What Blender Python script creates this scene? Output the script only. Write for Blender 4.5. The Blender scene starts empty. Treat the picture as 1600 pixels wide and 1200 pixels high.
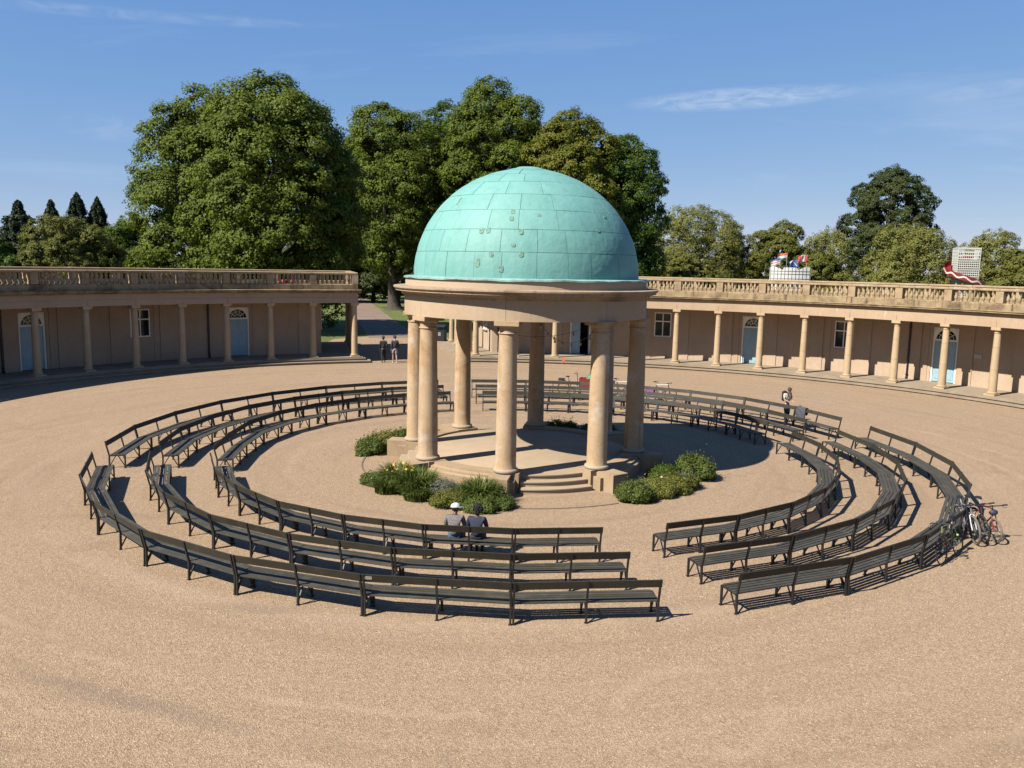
import bpy, math, random
import numpy as np
from mathutils import Vector, Matrix, noise

random.seed(7); np.random.seed(7)
PI = math.pi
R = math.radians
col = bpy.context.scene.collection
scene = bpy.context.scene

# ------------------------------------------------------------------ camera
cam_d = bpy.data.cameras.new('camera')
cam = bpy.data.objects.new('camera', cam_d); col.objects.link(cam)
cam_d.sensor_width = 36.0; cam_d.lens = 1310.08 / 1600 * 36.0
cam_d.clip_start = 0.1; cam_d.clip_end = 5000
fw = Vector((-0.01266, 0.98987, -0.14142)).normalized()
up0 = Vector((-0.0217, 0.1411, 0.9898))
rt = fw.cross(up0).normalized(); up = rt.cross(fw)
M = Matrix((rt, up, -fw)).transposed().to_4x4(); M.translation = Vector((0, -28.117, 6.70))
cam.matrix_world = M
scene.camera = cam

# ------------------------------------------------------------------ light
SUN_AZ = R(34.5)        # shadows run toward this bearing (from +X, counter-clockwise)
SUN_EL = R(45.0)
world = bpy.data.worlds.new('World'); scene.world = world; world.use_nodes = True
wt = world.node_tree; wt.nodes.clear()
sky = wt.nodes.new('ShaderNodeTexSky'); sky.sky_type = 'NISHITA'; sky.sun_disc = False
sky.sun_elevation = SUN_EL
tosun = Vector((-math.cos(SUN_AZ), -math.sin(SUN_AZ)))
sky.sun_rotation = math.atan2(tosun.x, tosun.y)
sky.altitude = 50; sky.air_density = 0.7; sky.dust_density = 0.0; sky.ozone_density = 3.0
bg = wt.nodes.new('ShaderNodeBackground'); bg.inputs['Strength'].default_value = 0.10
wo = wt.nodes.new('ShaderNodeOutputWorld')
# thin cirrus: stretched noise in sky-direction space, whole sky alike
tc = wt.nodes.new('ShaderNodeTexCoord')
sepv = wt.nodes.new('ShaderNodeSeparateXYZ'); wt.links.new(tc.outputs['Generated'], sepv.inputs[0])
zc = wt.nodes.new('ShaderNodeMath'); zc.operation = 'ADD'; zc.inputs[1].default_value = 0.12; wt.links.new(sepv.outputs['Z'], zc.inputs[0])
dx = wt.nodes.new('ShaderNodeMath'); dx.operation = 'DIVIDE'; wt.links.new(sepv.outputs['X'], dx.inputs[0]); wt.links.new(zc.outputs[0], dx.inputs[1])
dy = wt.nodes.new('ShaderNodeMath'); dy.operation = 'DIVIDE'; wt.links.new(sepv.outputs['Y'], dy.inputs[0]); wt.links.new(zc.outputs[0], dy.inputs[1])
cmb = wt.nodes.new('ShaderNodeCombineXYZ'); wt.links.new(dx.outputs[0], cmb.inputs[0]); wt.links.new(dy.outputs[0], cmb.inputs[1])
mp = wt.nodes.new('ShaderNodeMapping'); mp.inputs['Scale'].default_value = (0.55, 1.0, 1.0); mp.inputs['Rotation'].default_value = (0, 0, R(8)); mp.inputs['Location'].default_value = (0.95, 0.4, 0)
wt.links.new(cmb.outputs[0], mp.inputs[0])
nz = wt.nodes.new('ShaderNodeTexNoise'); nz.inputs['Scale'].default_value = 0.9; nz.inputs['Detail'].default_value = 9; nz.inputs['Roughness'].default_value = 0.62; nz.inputs['Distortion'].default_value = 0.6
wt.links.new(mp.outputs[0], nz.inputs['Vector'])
cr = wt.nodes.new('ShaderNodeValToRGB'); cr.color_ramp.elements[0].position = 0.545; cr.color_ramp.elements[1].position = 0.86
cr.color_ramp.elements[0].color = (0, 0, 0, 1); cr.color_ramp.elements[1].color = (0.35, 0.35, 0.35, 1)
wt.links.new(nz.outputs['Fac'], cr.inputs[0])
def wm(op, a, b=None, c=None):
    n = wt.nodes.new('ShaderNodeMath'); n.operation = op
    for i, v in enumerate((a, b, c)):
        if v is None: continue
        if isinstance(v, (int, float)): n.inputs[i].default_value = v
        else: wt.links.new(v, n.inputs[i])
    return n.outputs[0]
azn = wm('ARCTAN2', sepv.outputs['X'], sepv.outputs['Y']); eln = wm('ARCSINE', sepv.outputs['Z'])
cvec = wt.nodes.new('ShaderNodeCombineXYZ'); wt.links.new(wm('MULTIPLY', azn, 26.0), cvec.inputs[0]); wt.links.new(wm('MULTIPLY', eln, 95.0), cvec.inputs[1])
cn = wt.nodes.new('ShaderNodeTexNoise'); cn.inputs['Scale'].default_value = 1.0; cn.inputs['Detail'].default_value = 7; cn.inputs['Roughness'].default_value = 0.62; cn.inputs['Distortion'].default_value = 0.8
wt.links.new(cvec.outputs[0], cn.inputs['Vector'])
total = cr.outputs[0]
for az0, el0, hl, ht, tilt, st in ((13.5, 10.6, 7.6, 0.75, 2.0, 0.75), (27.5, 10.4, 3.4, 0.5, 5.0, 0.30), (29.5, 16.0, 4.0, 1.0, 0.0, 0.28), (-24.0, 14.0, 13.0, 0.40, 2.6, 0.26), (-26.0, 7.6, 3.2, 0.9, 0.0, 0.20), (-10.5, 8.8, 2.6, 0.7, 0.0, 0.16), (17.0, 3.3, 3.0, 0.25, 0.0, -0.30), (33.5, 2.2, 3.5, 0.3, 0.0, -0.25)):
    ct, sn = math.cos(R(tilt)), math.sin(R(tilt))
    da = wm('SUBTRACT', azn, R(az0)); de = wm('SUBTRACT', eln, R(el0))
    u = wm('DIVIDE', wm('ADD', wm('MULTIPLY', da, ct), wm('MULTIPLY', de, sn)), R(hl)); v = wm('DIVIDE', wm('SUBTRACT', wm('MULTIPLY', de, ct), wm('MULTIPLY', da, sn)), R(ht))
    q = wm('ADD', wm('MULTIPLY', u, u), wm('MULTIPLY', v, v)); mk = wm('MAXIMUM', wm('SUBTRACT', 1.0, q), 0.0)
    nn_ = wm('MULTIPLY', wm('MAXIMUM', wm('SUBTRACT', cn.outputs['Fac'], 0.33), 0.0), 2.4 * st)
    total = wm('ADD', total, wm('MULTIPLY', mk, nn_))
total = wm('MINIMUM', wm('MAXIMUM', total, -0.2), 0.9)
# clear early-summer blue paling to a hazy horizon: one response curve per channel, the whole sky alike
ssp = wt.nodes.new('ShaderNodeSeparateColor'); wt.links.new(sky.outputs[0], ssp.inputs[0]); tn = wt.nodes.new('ShaderNodeCombineColor')
for ch, (kk, pw) in enumerate(((0.53, 0.74), (0.865, 0.487), (1.92, 0.20))):
    wt.links.new(wm('MULTIPLY', wm('POWER', ssp.outputs[ch], pw), kk), tn.inputs[ch])
mxs = wt.nodes.new('ShaderNodeMixRGB'); mxs.inputs['Color2'].default_value = (2.6, 2.95, 3.45, 1)
wt.links.new(total, mxs.inputs[0]); wt.links.new(tn.outputs[0], mxs.inputs['Color1'])
wt.links.new(mxs.outputs[0], bg.inputs['Color']); wt.links.new(bg.outputs[0], wo.inputs['Surface'])
sd = bpy.data.lights.new('sun', 'SUN'); sd.energy = 5.0; sd.angle = R(0.53); sd.color = (1.0, 0.93, 0.82)
sun = bpy.data.objects.new('sun', sd); col.objects.link(sun)
ld = Vector((math.cos(SUN_AZ) * math.cos(SUN_EL), math.sin(SUN_AZ) * math.cos(SUN_EL), -math.sin(SUN_EL)))
sun.rotation_euler = ld.to_track_quat('-Z', 'Y').to_euler(); sun.location = (-30, -30, 40)
vs = scene.view_settings
vs.view_transform = 'Standard'; vs.look = 'None'; vs.exposure = 1.38; vs.gamma = 1.0; vs.use_curve_mapping = False
scene.cycles.use_denoising = True

# ------------------------------------------------------------------ helpers: materials
def new_mat(name):
    m = bpy.data.materials.new(name); m.use_nodes = True
    nt = m.node_tree; b = nt.nodes['Principled BSDF']
    return m, nt, b
def N(nt, typ, **kw):
    n = nt.nodes.new(typ)
    for k, v in kw.items():
        if k in n.inputs: n.inputs[k].default_value = v
        else: setattr(n, k, v)
    return n
def coords(nt, kind='Object', scale=None):
    t = nt.nodes.new('ShaderNodeTexCoord')
    if kind == 'World':
        g = nt.nodes.new('ShaderNodeNewGeometry'); out = g.outputs['Position']
    else: out = t.outputs[kind]
    if scale:
        mp_ = nt.nodes.new('ShaderNodeMapping'); mp_.inputs['Scale'].default_value = scale
        nt.links.new(out, mp_.inputs[0]); out = mp_.outputs[0]
    return out
def noise_fac(nt, vec, scale, detail=4, rough=0.55, lo=0.35, hi=0.65, dist=0.0):
    n = N(nt, 'ShaderNodeTexNoise', Scale=scale, Detail=detail, Roughness=rough, Distortion=dist)
    nt.links.new(vec, n.inputs['Vector'])
    mr = N(nt, 'ShaderNodeMapRange'); mr.inputs['From Min'].default_value = lo; mr.inputs['From Max'].default_value = hi
    nt.links.new(n.outputs['Fac'], mr.inputs['Value'])
    return mr.outputs[0]
def mixc(nt, fac, a, b, blend='MIX'):
    m = nt.nodes.new('ShaderNodeMixRGB'); m.blend_type = blend
    for sock, v in ((m.inputs[1], a), (m.inputs[2], b)):
        if isinstance(v, tuple): sock.default_value = tuple(x * ALB for x in v[:3]) + (1,)
        else: nt.links.new(v, sock)
    if isinstance(fac, float): m.inputs[0].default_value = fac
    else: nt.links.new(fac, m.inputs[0])
    return m.outputs[0]
def mul(nt, a, k):
    m = N(nt, 'ShaderNodeMath', operation='MULTIPLY'); nt.links.new(a, m.inputs[0])
    if isinstance(k, (int, float)): m.inputs[1].default_value = k
    else: nt.links.new(k, m.inputs[1])
    return m.outputs[0]
def bump(nt, b, h, strength=0.3, dist=0.02):
    bp = N(nt, 'ShaderNodeBump', Strength=strength, Distance=dist); nt.links.new(h, bp.inputs['Height']); nt.links.new(bp.outputs[0], b.inputs['Normal'])
ALB = 0.505
def simple(name, c, rough=0.6, metal=0.0, var=0.12, scale=6.0, bmp=0.0, spec=0.5):
    m, nt, b = new_mat(name)
    v = coords(nt, 'Object'); f = noise_fac(nt, v, scale, 5)
    nt.links.new(mixc(nt, f, tuple(x * (1 - var) for x in c), tuple(x * (1 + var) for x in c)), b.inputs['Base Color'])
    b.inputs['Roughness'].default_value = rough; b.inputs['Metallic'].default_value = metal
    b.inputs['Specular IOR Level'].default_value = spec
    if bmp: bump(nt, b, f, bmp, 0.01)
    return m
MAT = {}
ALB = 0.505     # common scale that brings the colour picks below to real-world reflectance
def stone(name, c, c2, stain, stain_amt=0.5, scale=1.0, patch=None, streak=False, drip=None):
    m, nt, b = new_mat(name); v = coords(nt, 'World')
    f1 = noise_fac(nt, v, 1.1 * scale, 6, 0.6); base = mixc(nt, f1, c, c2)
    f2 = noise_fac(nt, v, 9 * scale, 6, 0.65, 0.4, 0.75)
    base = mixc(nt, mul(nt, f2, 0.35), base, stain)
    if streak:
        sv = coords(nt, 'World', (5, 5, 0.35)); f3 = noise_fac(nt, sv, 1.0, 6, 0.6, 0.55, 0.72); base = mixc(nt, mul(nt, f3, stain_amt), base, stain)
    f3 = noise_fac(nt, v, 0.55 * scale, 8, 0.7, 0.52, 0.68, 0.4); base = mixc(nt, mul(nt, f3, stain_amt), base, stain)
    if patch:
        f4 = noise_fac(nt, v, 1.15, 6, 0.65, 0.55, 0.68, 0.15); base = mixc(nt, mul(nt, f4, 0.8), base, patch)
    if drip:
        dv = coords(nt, 'World', (9, 9, 0.9)); f6 = noise_fac(nt, dv, 0.55, 5, 0.6, 0.66, 0.72); base = mixc(nt, mul(nt, f6, 0.6), base, drip)
    nt.links.new(base, b.inputs['Base Color']); b.inputs['Roughness'].default_value = 0.88; b.inputs['Specular IOR Level'].default_value = 0.2
    f5 = noise_fac(nt, v, 45, 5, 0.7, 0.2, 0.8); bump(nt, b, f5, 0.35, 0.012)
    return m
MAT['col_stone'] = stone('column_stone', (0.53, 0.375, 0.225), (0.63, 0.475, 0.32), (0.40, 0.225, 0.095), 0.85, 1.5, (0.66, 0.60, 0.54), True)
MAT['base_stone'] = stone('base_stone', (0.50, 0.37, 0.24), (0.44, 0.32, 0.20), (0.27, 0.19, 0.11), 0.6, 1.6)
MAT['grey_stone'] = stone('torus_stone', (0.52, 0.43, 0.34), (0.47, 0.38, 0.29), (0.30, 0.24, 0.18), 0.3, 2)
MAT['ent_stone'] = stone('entablature_stone', (0.59, 0.445, 0.31), (0.55, 0.41, 0.28), (0.43, 0.31, 0.205), 0.35, 1.0)
MAT['drum'] = stone('drum_render', (0.61, 0.465, 0.335), (0.58, 0.44, 0.31), (0.5, 0.37, 0.27), 0.2, 0.8)
MAT['cor_stone'] = stone('cornice_stone', (0.55, 0.42, 0.29), (0.46, 0.34, 0.23), (0.20, 0.15, 0.10), 0.7, 1.4, None, True)
MAT['wall'] = stone('wall_render', (0.62, 0.48, 0.355), (0.57, 0.435, 0.315), (0.46, 0.31, 0.20), 0.38, 0.7, None, True)
MAT['ccol'] = stone('colonnade_column_stone', (0.62, 0.47, 0.295), (0.57, 0.42, 0.26), (0.44, 0.31, 0.18), 0.4, 1.6)
MAT['cent'] = stone('colonnade_beam_stone', (0.57, 0.425, 0.29), (0.53, 0.385, 0.26), (0.42, 0.30, 0.19), 0.4, 0.9, None, True, (0.85, 0.80, 0.72))
MAT['bal'] = stone('balustrade_stone', (0.52, 0.39, 0.235), (0.44, 0.32, 0.19), (0.17, 0.125, 0.08), 0.65, 1.8, (0.52, 0.47, 0.38))
MAT['lichen'] = stone('weathered_course', (0.50, 0.385, 0.225), (0.33, 0.24, 0.14), (0.085, 0.06, 0.04), 0.85, 1.7, None, True)
MAT['paving'] = stone('walkway_paving', (0.42, 0.34, 0.25), (0.36, 0.285, 0.20), (0.22, 0.17, 0.12), 0.5, 1.4)
MAT['floor'] = stone('platform_floor', (0.51, 0.395, 0.27), (0.47, 0.36, 0.245), (0.38, 0.28, 0.185), 0.4, 1.5)
MAT['white'] = simple('white_paint', (1.25, 1.2, 1.08), 0.5, 0, 0.08, 4)
MAT['blue_door'] = simple('pale_blue_paint', (0.36, 0.56, 0.66), 0.45, 0, 0.08, 3)
MAT['iron'] = simple('black_iron', (0.016, 0.016, 0.017), 0.5, 0.0, 0.3, 20)
MAT['pipe'] = simple('black_pipe', (0.012, 0.012, 0.013), 0.4)
MAT['dark'] = simple('dark_room', (0.03, 0.027, 0.025), 0.9)
MAT['rubber'] = simple('rubber', (0.018, 0.018, 0.018), 0.8)
MAT['tan_tyre'] = simple('grey_tyre', (0.16, 0.15, 0.11), 0.8)
MAT['chrome'] = simple('silver_metal', (0.50, 0.51, 0.53), 0.55, 0.25, 0.05)
MAT['seat_black'] = simple('saddle_vinyl', (0.015, 0.015, 0.017), 0.45)
def glass():
    m, nt, b = new_mat('window_glass')
    b.inputs['Base Color'].default_value = (0.012, 0.014, 0.017, 1); b.inputs['Roughness'].default_value = 0.08; b.inputs['Specular IOR Level'].default_value = 0.6
    v = coords(nt, 'World'); bump(nt, b, noise_fac(nt, v, 1.5, 2), 0.05, 0.02)
    return m
MAT['glass'] = glass()
def gravel():
    m, nt, b = new_mat('gravel'); v = coords(nt, 'World')
    vor = N(nt, 'ShaderNodeTexVoronoi', Scale=52.0); nt.links.new(v, vor.inputs['Vector'])
    base = mixc(nt, noise_fac(nt, v, 0.22, 5, 0.55, 0.3, 0.7), (0.455, 0.318, 0.194), (0.515, 0.366, 0.227))
    # each stone its own tint; the dark share also paints shade between stones
    sep = N(nt, 'ShaderNodeSeparateColor'); nt.links.new(vor.outputs['Color'], sep.inputs[0])
    base = mixc(nt, mul(nt, sep.outputs[0], 0.8), base, (0.72, 0.545, 0.37))
    base = mixc(nt, mul(nt, sep.outputs[1], 0.8), base, (0.18, 0.118, 0.074))
    vo2 = N(nt, 'ShaderNodeTexVoronoi', Scale=17.0); nt.links.new(v, vo2.inputs['Vector']); sp2 = N(nt, 'ShaderNodeSeparateColor'); nt.links.new(vo2.outputs['Color'], sp2.inputs[0])
    base = mixc(nt, mul(nt, sp2.outputs[0], 0.17), base, (0.24, 0.155, 0.095)); base = mixc(nt, mul(nt, sp2.outputs[1], 0.13), base, (0.70, 0.54, 0.39))
    f2 = noise_fac(nt, v, 7.0, 6, 0.7, 0.35, 0.7); base = mixc(nt, mul(nt, f2, 0.22), base, (0.30, 0.20, 0.13))
    # raked / driven arcs round the bandstand: bands in radius broken by noise
    ln = N(nt, 'ShaderNodeVectorMath', operation='LENGTH'); nt.links.new(v, ln.inputs[0])
    cx = N(nt, 'ShaderNodeCombineXYZ'); nt.links.new(ln.outputs['Value'], cx.inputs[0])
    sx = N(nt, 'ShaderNodeVectorMath', operation='SCALE'); nt.links.new(v, sx.inputs[0]); sx.inputs['Scale'].default_value = 0.09
    ad = N(nt, 'ShaderNodeVectorMath', operation='ADD'); nt.links.new(cx.outputs[0], ad.inputs[0]); nt.links.new(sx.outputs[0], ad.inputs[1])
    f3 = noise_fac(nt, ad.outputs[0], 1.5, 5, 0.6, 0.50, 0.72); base = mixc(nt, mul(nt, f3, 0.42), base, (0.30, 0.21, 0.14))
    f4 = noise_fac(nt, ad.outputs[0], 0.8, 4, 0.5, 0.55, 0.75); base = mixc(nt, mul(nt, f4, 0.35), base, (0.56, 0.42, 0.31))
    # dark scuffs
    f6 = noise_fac(nt, v, 0.33, 7, 0.62, 0.60, 0.74, 1.2); base = mixc(nt, mul(nt, f6, 0.42), base, (0.24, 0.17, 0.125))
    def gm(op, a, b_=None):
        n_ = nt.nodes.new('ShaderNodeMath'); n_.operation = op
        for k_, q in enumerate((a, b_)):
            if q is None: continue
            if isinstance(q, (int, float)): n_.inputs[k_].default_value = q
            else: nt.links.new(q, n_.inputs[k_])
        return n_.outputs[0]
    sx_ = N(nt, 'ShaderNodeSeparateXYZ'); nt.links.new(v, sx_.inputs[0]); X_, Y_ = sx_.outputs[0], sx_.outputs[1]
    wob = gm('MULTIPLY', gm('SUBTRACT', noise_fac(nt, v, 0.8, 4, 0.6, 0.0, 1.0), 0.5), 0.9); brk = noise_fac(nt, v, 0.5, 4, 0.6, 0.42, 0.62)
    # tyre and foot tracks: (centre x, y, radius, half width, amount, colour)
    for tx, ty, tr_, tw_, am, tcx in ((0, 0, 16.6, 0.16, 0.30, (0.60, 0.45, 0.32)), (0, 0, 18.1, 0.16, 0.30, (0.60, 0.45, 0.32)), (-1.5, 2.0, 21.0, 0.22, 0.34, (0.27, 0.19, 0.13)), (-1.5, 2.0, 22.5, 0.22, 0.34, (0.27, 0.19, 0.13)),
                                  (2.8, -16.1, 1.15, 0.20, 0.20, (0.60, 0.46, 0.34)), (1.0, 1.5, 19.3, 0.35, 0.28, (0.30, 0.22, 0.15)), (0, 0, 24.2, 0.25, 0.30, (0.30, 0.21, 0.145)), (0.0, 0.0, 12.6, 0.30, 0.30, (0.29, 0.20, 0.135)), (0, 0, 8.6, 0.25, 0.28, (0.29, 0.20, 0.135))):
        dx_ = gm('SUBTRACT', X_, tx); dy_ = gm('SUBTRACT', Y_, ty); rr_ = gm('SQRT', gm('ADD', gm('MULTIPLY', dx_, dx_), gm('MULTIPLY', dy_, dy_)))
        dd = gm('DIVIDE', gm('ABSOLUTE', gm('ADD', gm('SUBTRACT', rr_, tr_), wob)), tw_); mk = gm('MAXIMUM', gm('SUBTRACT', 1.0, dd), 0.0)
        base = mixc(nt, gm('MULTIPLY', gm('MULTIPLY', gm('MINIMUM', gm('MULTIPLY', mk, 1.6), 1.0), brk), am), base, tcx)
    # dark scuffed streaks (x0, y0, x1, y1, half width)
    for x0, y0, x1, y1, hw_ in ((-8.3, -15.5, -3.2, -17.3, 0.26), (-6.3, -12.7, -3.6, -12.9, 0.30), (9.5, -14.2, 13.5, -12.4, 0.22)):
        L_ = math.hypot(x1 - x0, y1 - y0); ux, uy = (x1 - x0) / L_, (y1 - y0) / L_
        dx_ = gm('SUBTRACT', X_, (x0 + x1) / 2); dy_ = gm('SUBTRACT', Y_, (y0 + y1) / 2)
        al = gm('DIVIDE', gm('ADD', gm('MULTIPLY', dx_, ux), gm('MULTIPLY', dy_, uy)), L_ / 2); ac = gm('DIVIDE', gm('ADD', gm('SUBTRACT', gm('MULTIPLY', dy_, ux), gm('MULTIPLY', dx_, uy)), gm('MULTIPLY', wob, 0.5)), hw_)
        mk = gm('MAXIMUM', gm('SUBTRACT', 1.0, gm('ADD', gm('MULTIPLY', al, al), gm('MULTIPLY', ac, ac))), 0.0)
        base = mixc(nt, gm('MULTIPLY', mk, 0.42), base, (0.22, 0.165, 0.13))
    nt.links.new(base, b.inputs['Base Color']); b.inputs['Roughness'].default_value = 0.95; b.inputs['Specular IOR Level'].default_value = 0.12
    bump(nt, b, vor.outputs['Distance'], 0.7, 0.014)
    return m
MAT['gravel'] = gravel()
def grass():
    m, nt, b = new_mat('grass_sward'); v = coords(nt, 'World')
    base = mixc(nt, noise_fac(nt, v, 0.25, 6), (0.16, 0.20, 0.030), (0.22, 0.26, 0.045))
    base = mixc(nt, mul(nt, noise_fac(nt, v, 14, 6, 0.7), 0.5), base, (0.07, 0.105, 0.018))
    nt.links.new(base, b.inputs['Base Color']); b.inputs['Roughness'].default_value = 0.9
    bump(nt, b, noise_fac(nt, v, 25, 6, 0.8), 0.8, 0.06)
    return m
MAT['grass'] = grass()
def path_m():
    m, nt, b = new_mat('park_path'); v = coords(nt, 'World')
    base = mixc(nt, noise_fac(nt, v, 0.4, 6), (0.25, 0.17, 0.125), (0.31, 0.22, 0.165))
    base = mixc(nt, mul(nt, noise_fac(nt, v, 30, 5), 0.4), base, (0.17, 0.115, 0.085))
    nt.links.new(base, b.inputs['Base Color']); b.inputs['Roughness'].default_value = 0.95
    bump(nt, b, noise_fac(nt, v, 40, 5), 0.4, 0.02)
    return m
MAT['path'] = path_m()
def copper():
    m, nt, b = new_mat('verdigris_copper'); v = coords(nt, 'World')
    oi = N(nt, 'ShaderNodeObjectInfo')
    base = mixc(nt, oi.outputs['Random'], (0.172, 0.43, 0.39), (0.195, 0.465, 0.425))
    base = mixc(nt, mul(nt, noise_fac(nt, v, 1.6, 7, 0.65), 0.45), base, (0.26, 0.52, 0.485))
    sv = coords(nt, 'World', (3.5, 3.5, 0.5)); base = mixc(nt, mul(nt, noise_fac(nt, sv, 1.2, 6, 0.65, 0.5, 0.8), 0.55), base, (0.10, 0.30, 0.265))
    base = mixc(nt, mul(nt, noise_fac(nt, v, 13, 5, 0.7, 0.55, 0.8), 0.35), base, (0.27, 0.49, 0.45))
    nt.links.new(base, b.inputs['Base Color']); b.inputs['Roughness'].default_value = 0.65; b.inputs['Specular IOR Level'].default_value = 0.3
    f = noise_fac(nt, v, 5.0, 3, 0.5, 0.2, 0.8); bump(nt, b, f, 0.28, 0.03)
    return m
MAT['copper'] = copper()
MAT['seam'] = simple('seam_copper', (0.11, 0.28, 0.23), 0.8, 0, 0.2)
MAT['lip'] = simple('copper_flashing', (0.30, 0.50, 0.47), 0.55, 0, 0.2, 5, 0.3)
MAT['patch'] = simple('patched_copper', (0.18, 0.335, 0.275), 0.85, 0, 0.4, 14, 0.3)
def wood(name, c, c2):
    m, nt, b = new_mat(name); v = coords(nt, 'World'); oi = N(nt, 'ShaderNodeObjectInfo')
    o = coords(nt, 'Object', (1.5, 40, 40)); g = noise_fac(nt, o, 1.5, 6, 0.65, 0.3, 0.7)
    base = mixc(nt, oi.outputs['Random'], c, c2)
    base = mixc(nt, mul(nt, g, 0.45), base, tuple(x * 0.5 for x in c))
    base = mixc(nt, mul(nt, noise_fac(nt, v, 2.5, 6, 0.7, 0.5, 0.75), 0.5), base, tuple(min(1, x * 1.9) for x in c2))
    nt.links.new(base, b.inputs['Base Color']); b.inputs['Roughness'].default_value = 0.62; b.inputs['Specular IOR Level'].default_value = 0.35
    bump(nt, b, g, 0.3, 0.004)
    return m
MAT['slat'] = wood('weathered_green_slats', (0.058, 0.053, 0.037), (0.095, 0.087, 0.064))
MAT['board'] = wood('weathered_green_board', (0.028, 0.025, 0.016), (0.048, 0.042, 0.027))
def leaf(name, c, c2, tr=0.25):
    m, nt, b = new_mat(name)
    at = N(nt, 'ShaderNodeAttribute', attribute_name='tint')
    base = mixc(nt, at.outputs['Fac'], c, c2)
    nt.links.new(base, b.inputs['Base Color']); b.inputs['Roughness'].default_value = 0.6; b.inputs['Specular IOR Level'].default_value = 0.13
    t = N(nt, 'ShaderNodeBsdfTranslucent'); nt.links.new(mixc(nt, 0.5, base, (0.20, 0.26, 0.03)), t.inputs['Color'])
    ms = N(nt, 'ShaderNodeMixShader'); ms.inputs[0].default_value = tr
    nt.links.new(b.outputs[0], ms.inputs[1]); nt.links.new(t.outputs[0], ms.inputs[2])
    nt.links.new(ms.outputs[0], nt.nodes['Material Output'].inputs['Surface'])
    return m
ALB = 0.62
MAT['leaf_lime'] = leaf('lime_leaf', (0.052, 0.088, 0.009), (0.150, 0.192, 0.020))
MAT['leaf_green'] = leaf('green_leaf', (0.038, 0.076, 0.010), (0.105, 0.156, 0.020))
MAT['leaf_gold'] = leaf('golden_leaf', (0.095, 0.115, 0.012), (0.195, 0.195, 0.026))
MAT['leaf_dark'] = leaf('dark_leaf', (0.032, 0.048, 0.014), (0.066, 0.084, 0.024), 0.12)
MAT['leaf_conifer'] = leaf('conifer_leaf', (0.016, 0.030, 0.014), (0.034, 0.052, 0.024), 0.05)
MAT['leaf_willow'] = leaf('willow_leaf', (0.14, 0.150, 0.032), (0.24, 0.24, 0.062), 0.25)
MAT['leaf_olive'] = leaf('olive_leaf', (0.095, 0.106, 0.019), (0.165, 0.170, 0.034), 0.22)
MAT['leaf_bed'] = leaf('bed_leaf', (0.052, 0.084, 0.016), (0.125, 0.160, 0.034), 0.2)
MAT['leaf_grey'] = leaf('grey_leaf', (0.10, 0.115, 0.085), (0.17, 0.18, 0.14), 0.15)
MAT['leaf_yellow'] = leaf('yellow_leaf', (0.12, 0.14, 0.025), (0.21, 0.21, 0.05), 0.2)
ALB = 0.72
MAT['fl_yellow'] = simple('yellow_petal', (0.75, 0.50, 0.04), 0.6)
MAT['fl_pink'] = simple('pink_petal', (0.62, 0.36, 0.40), 0.6)
MAT['fl_white'] = simple('cream_petal', (0.70, 0.66, 0.50), 0.6)
MAT['fl_mauve'] = simple('mauve_petal', (0.32, 0.28, 0.38), 0.6)
ALB = 0.48
MAT['bark'] = simple('bark', (0.075, 0.058, 0.042), 0.95, 0, 0.4, 5, 0.8)
def mcol(name, c, rough=0.7, metal=0.0, var=0.08, scale=8, bmp=0.0):
    if name not in MAT: MAT[name] = simple(name, c, rough, metal, var, scale, bmp)
    return MAT[name]

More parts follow.
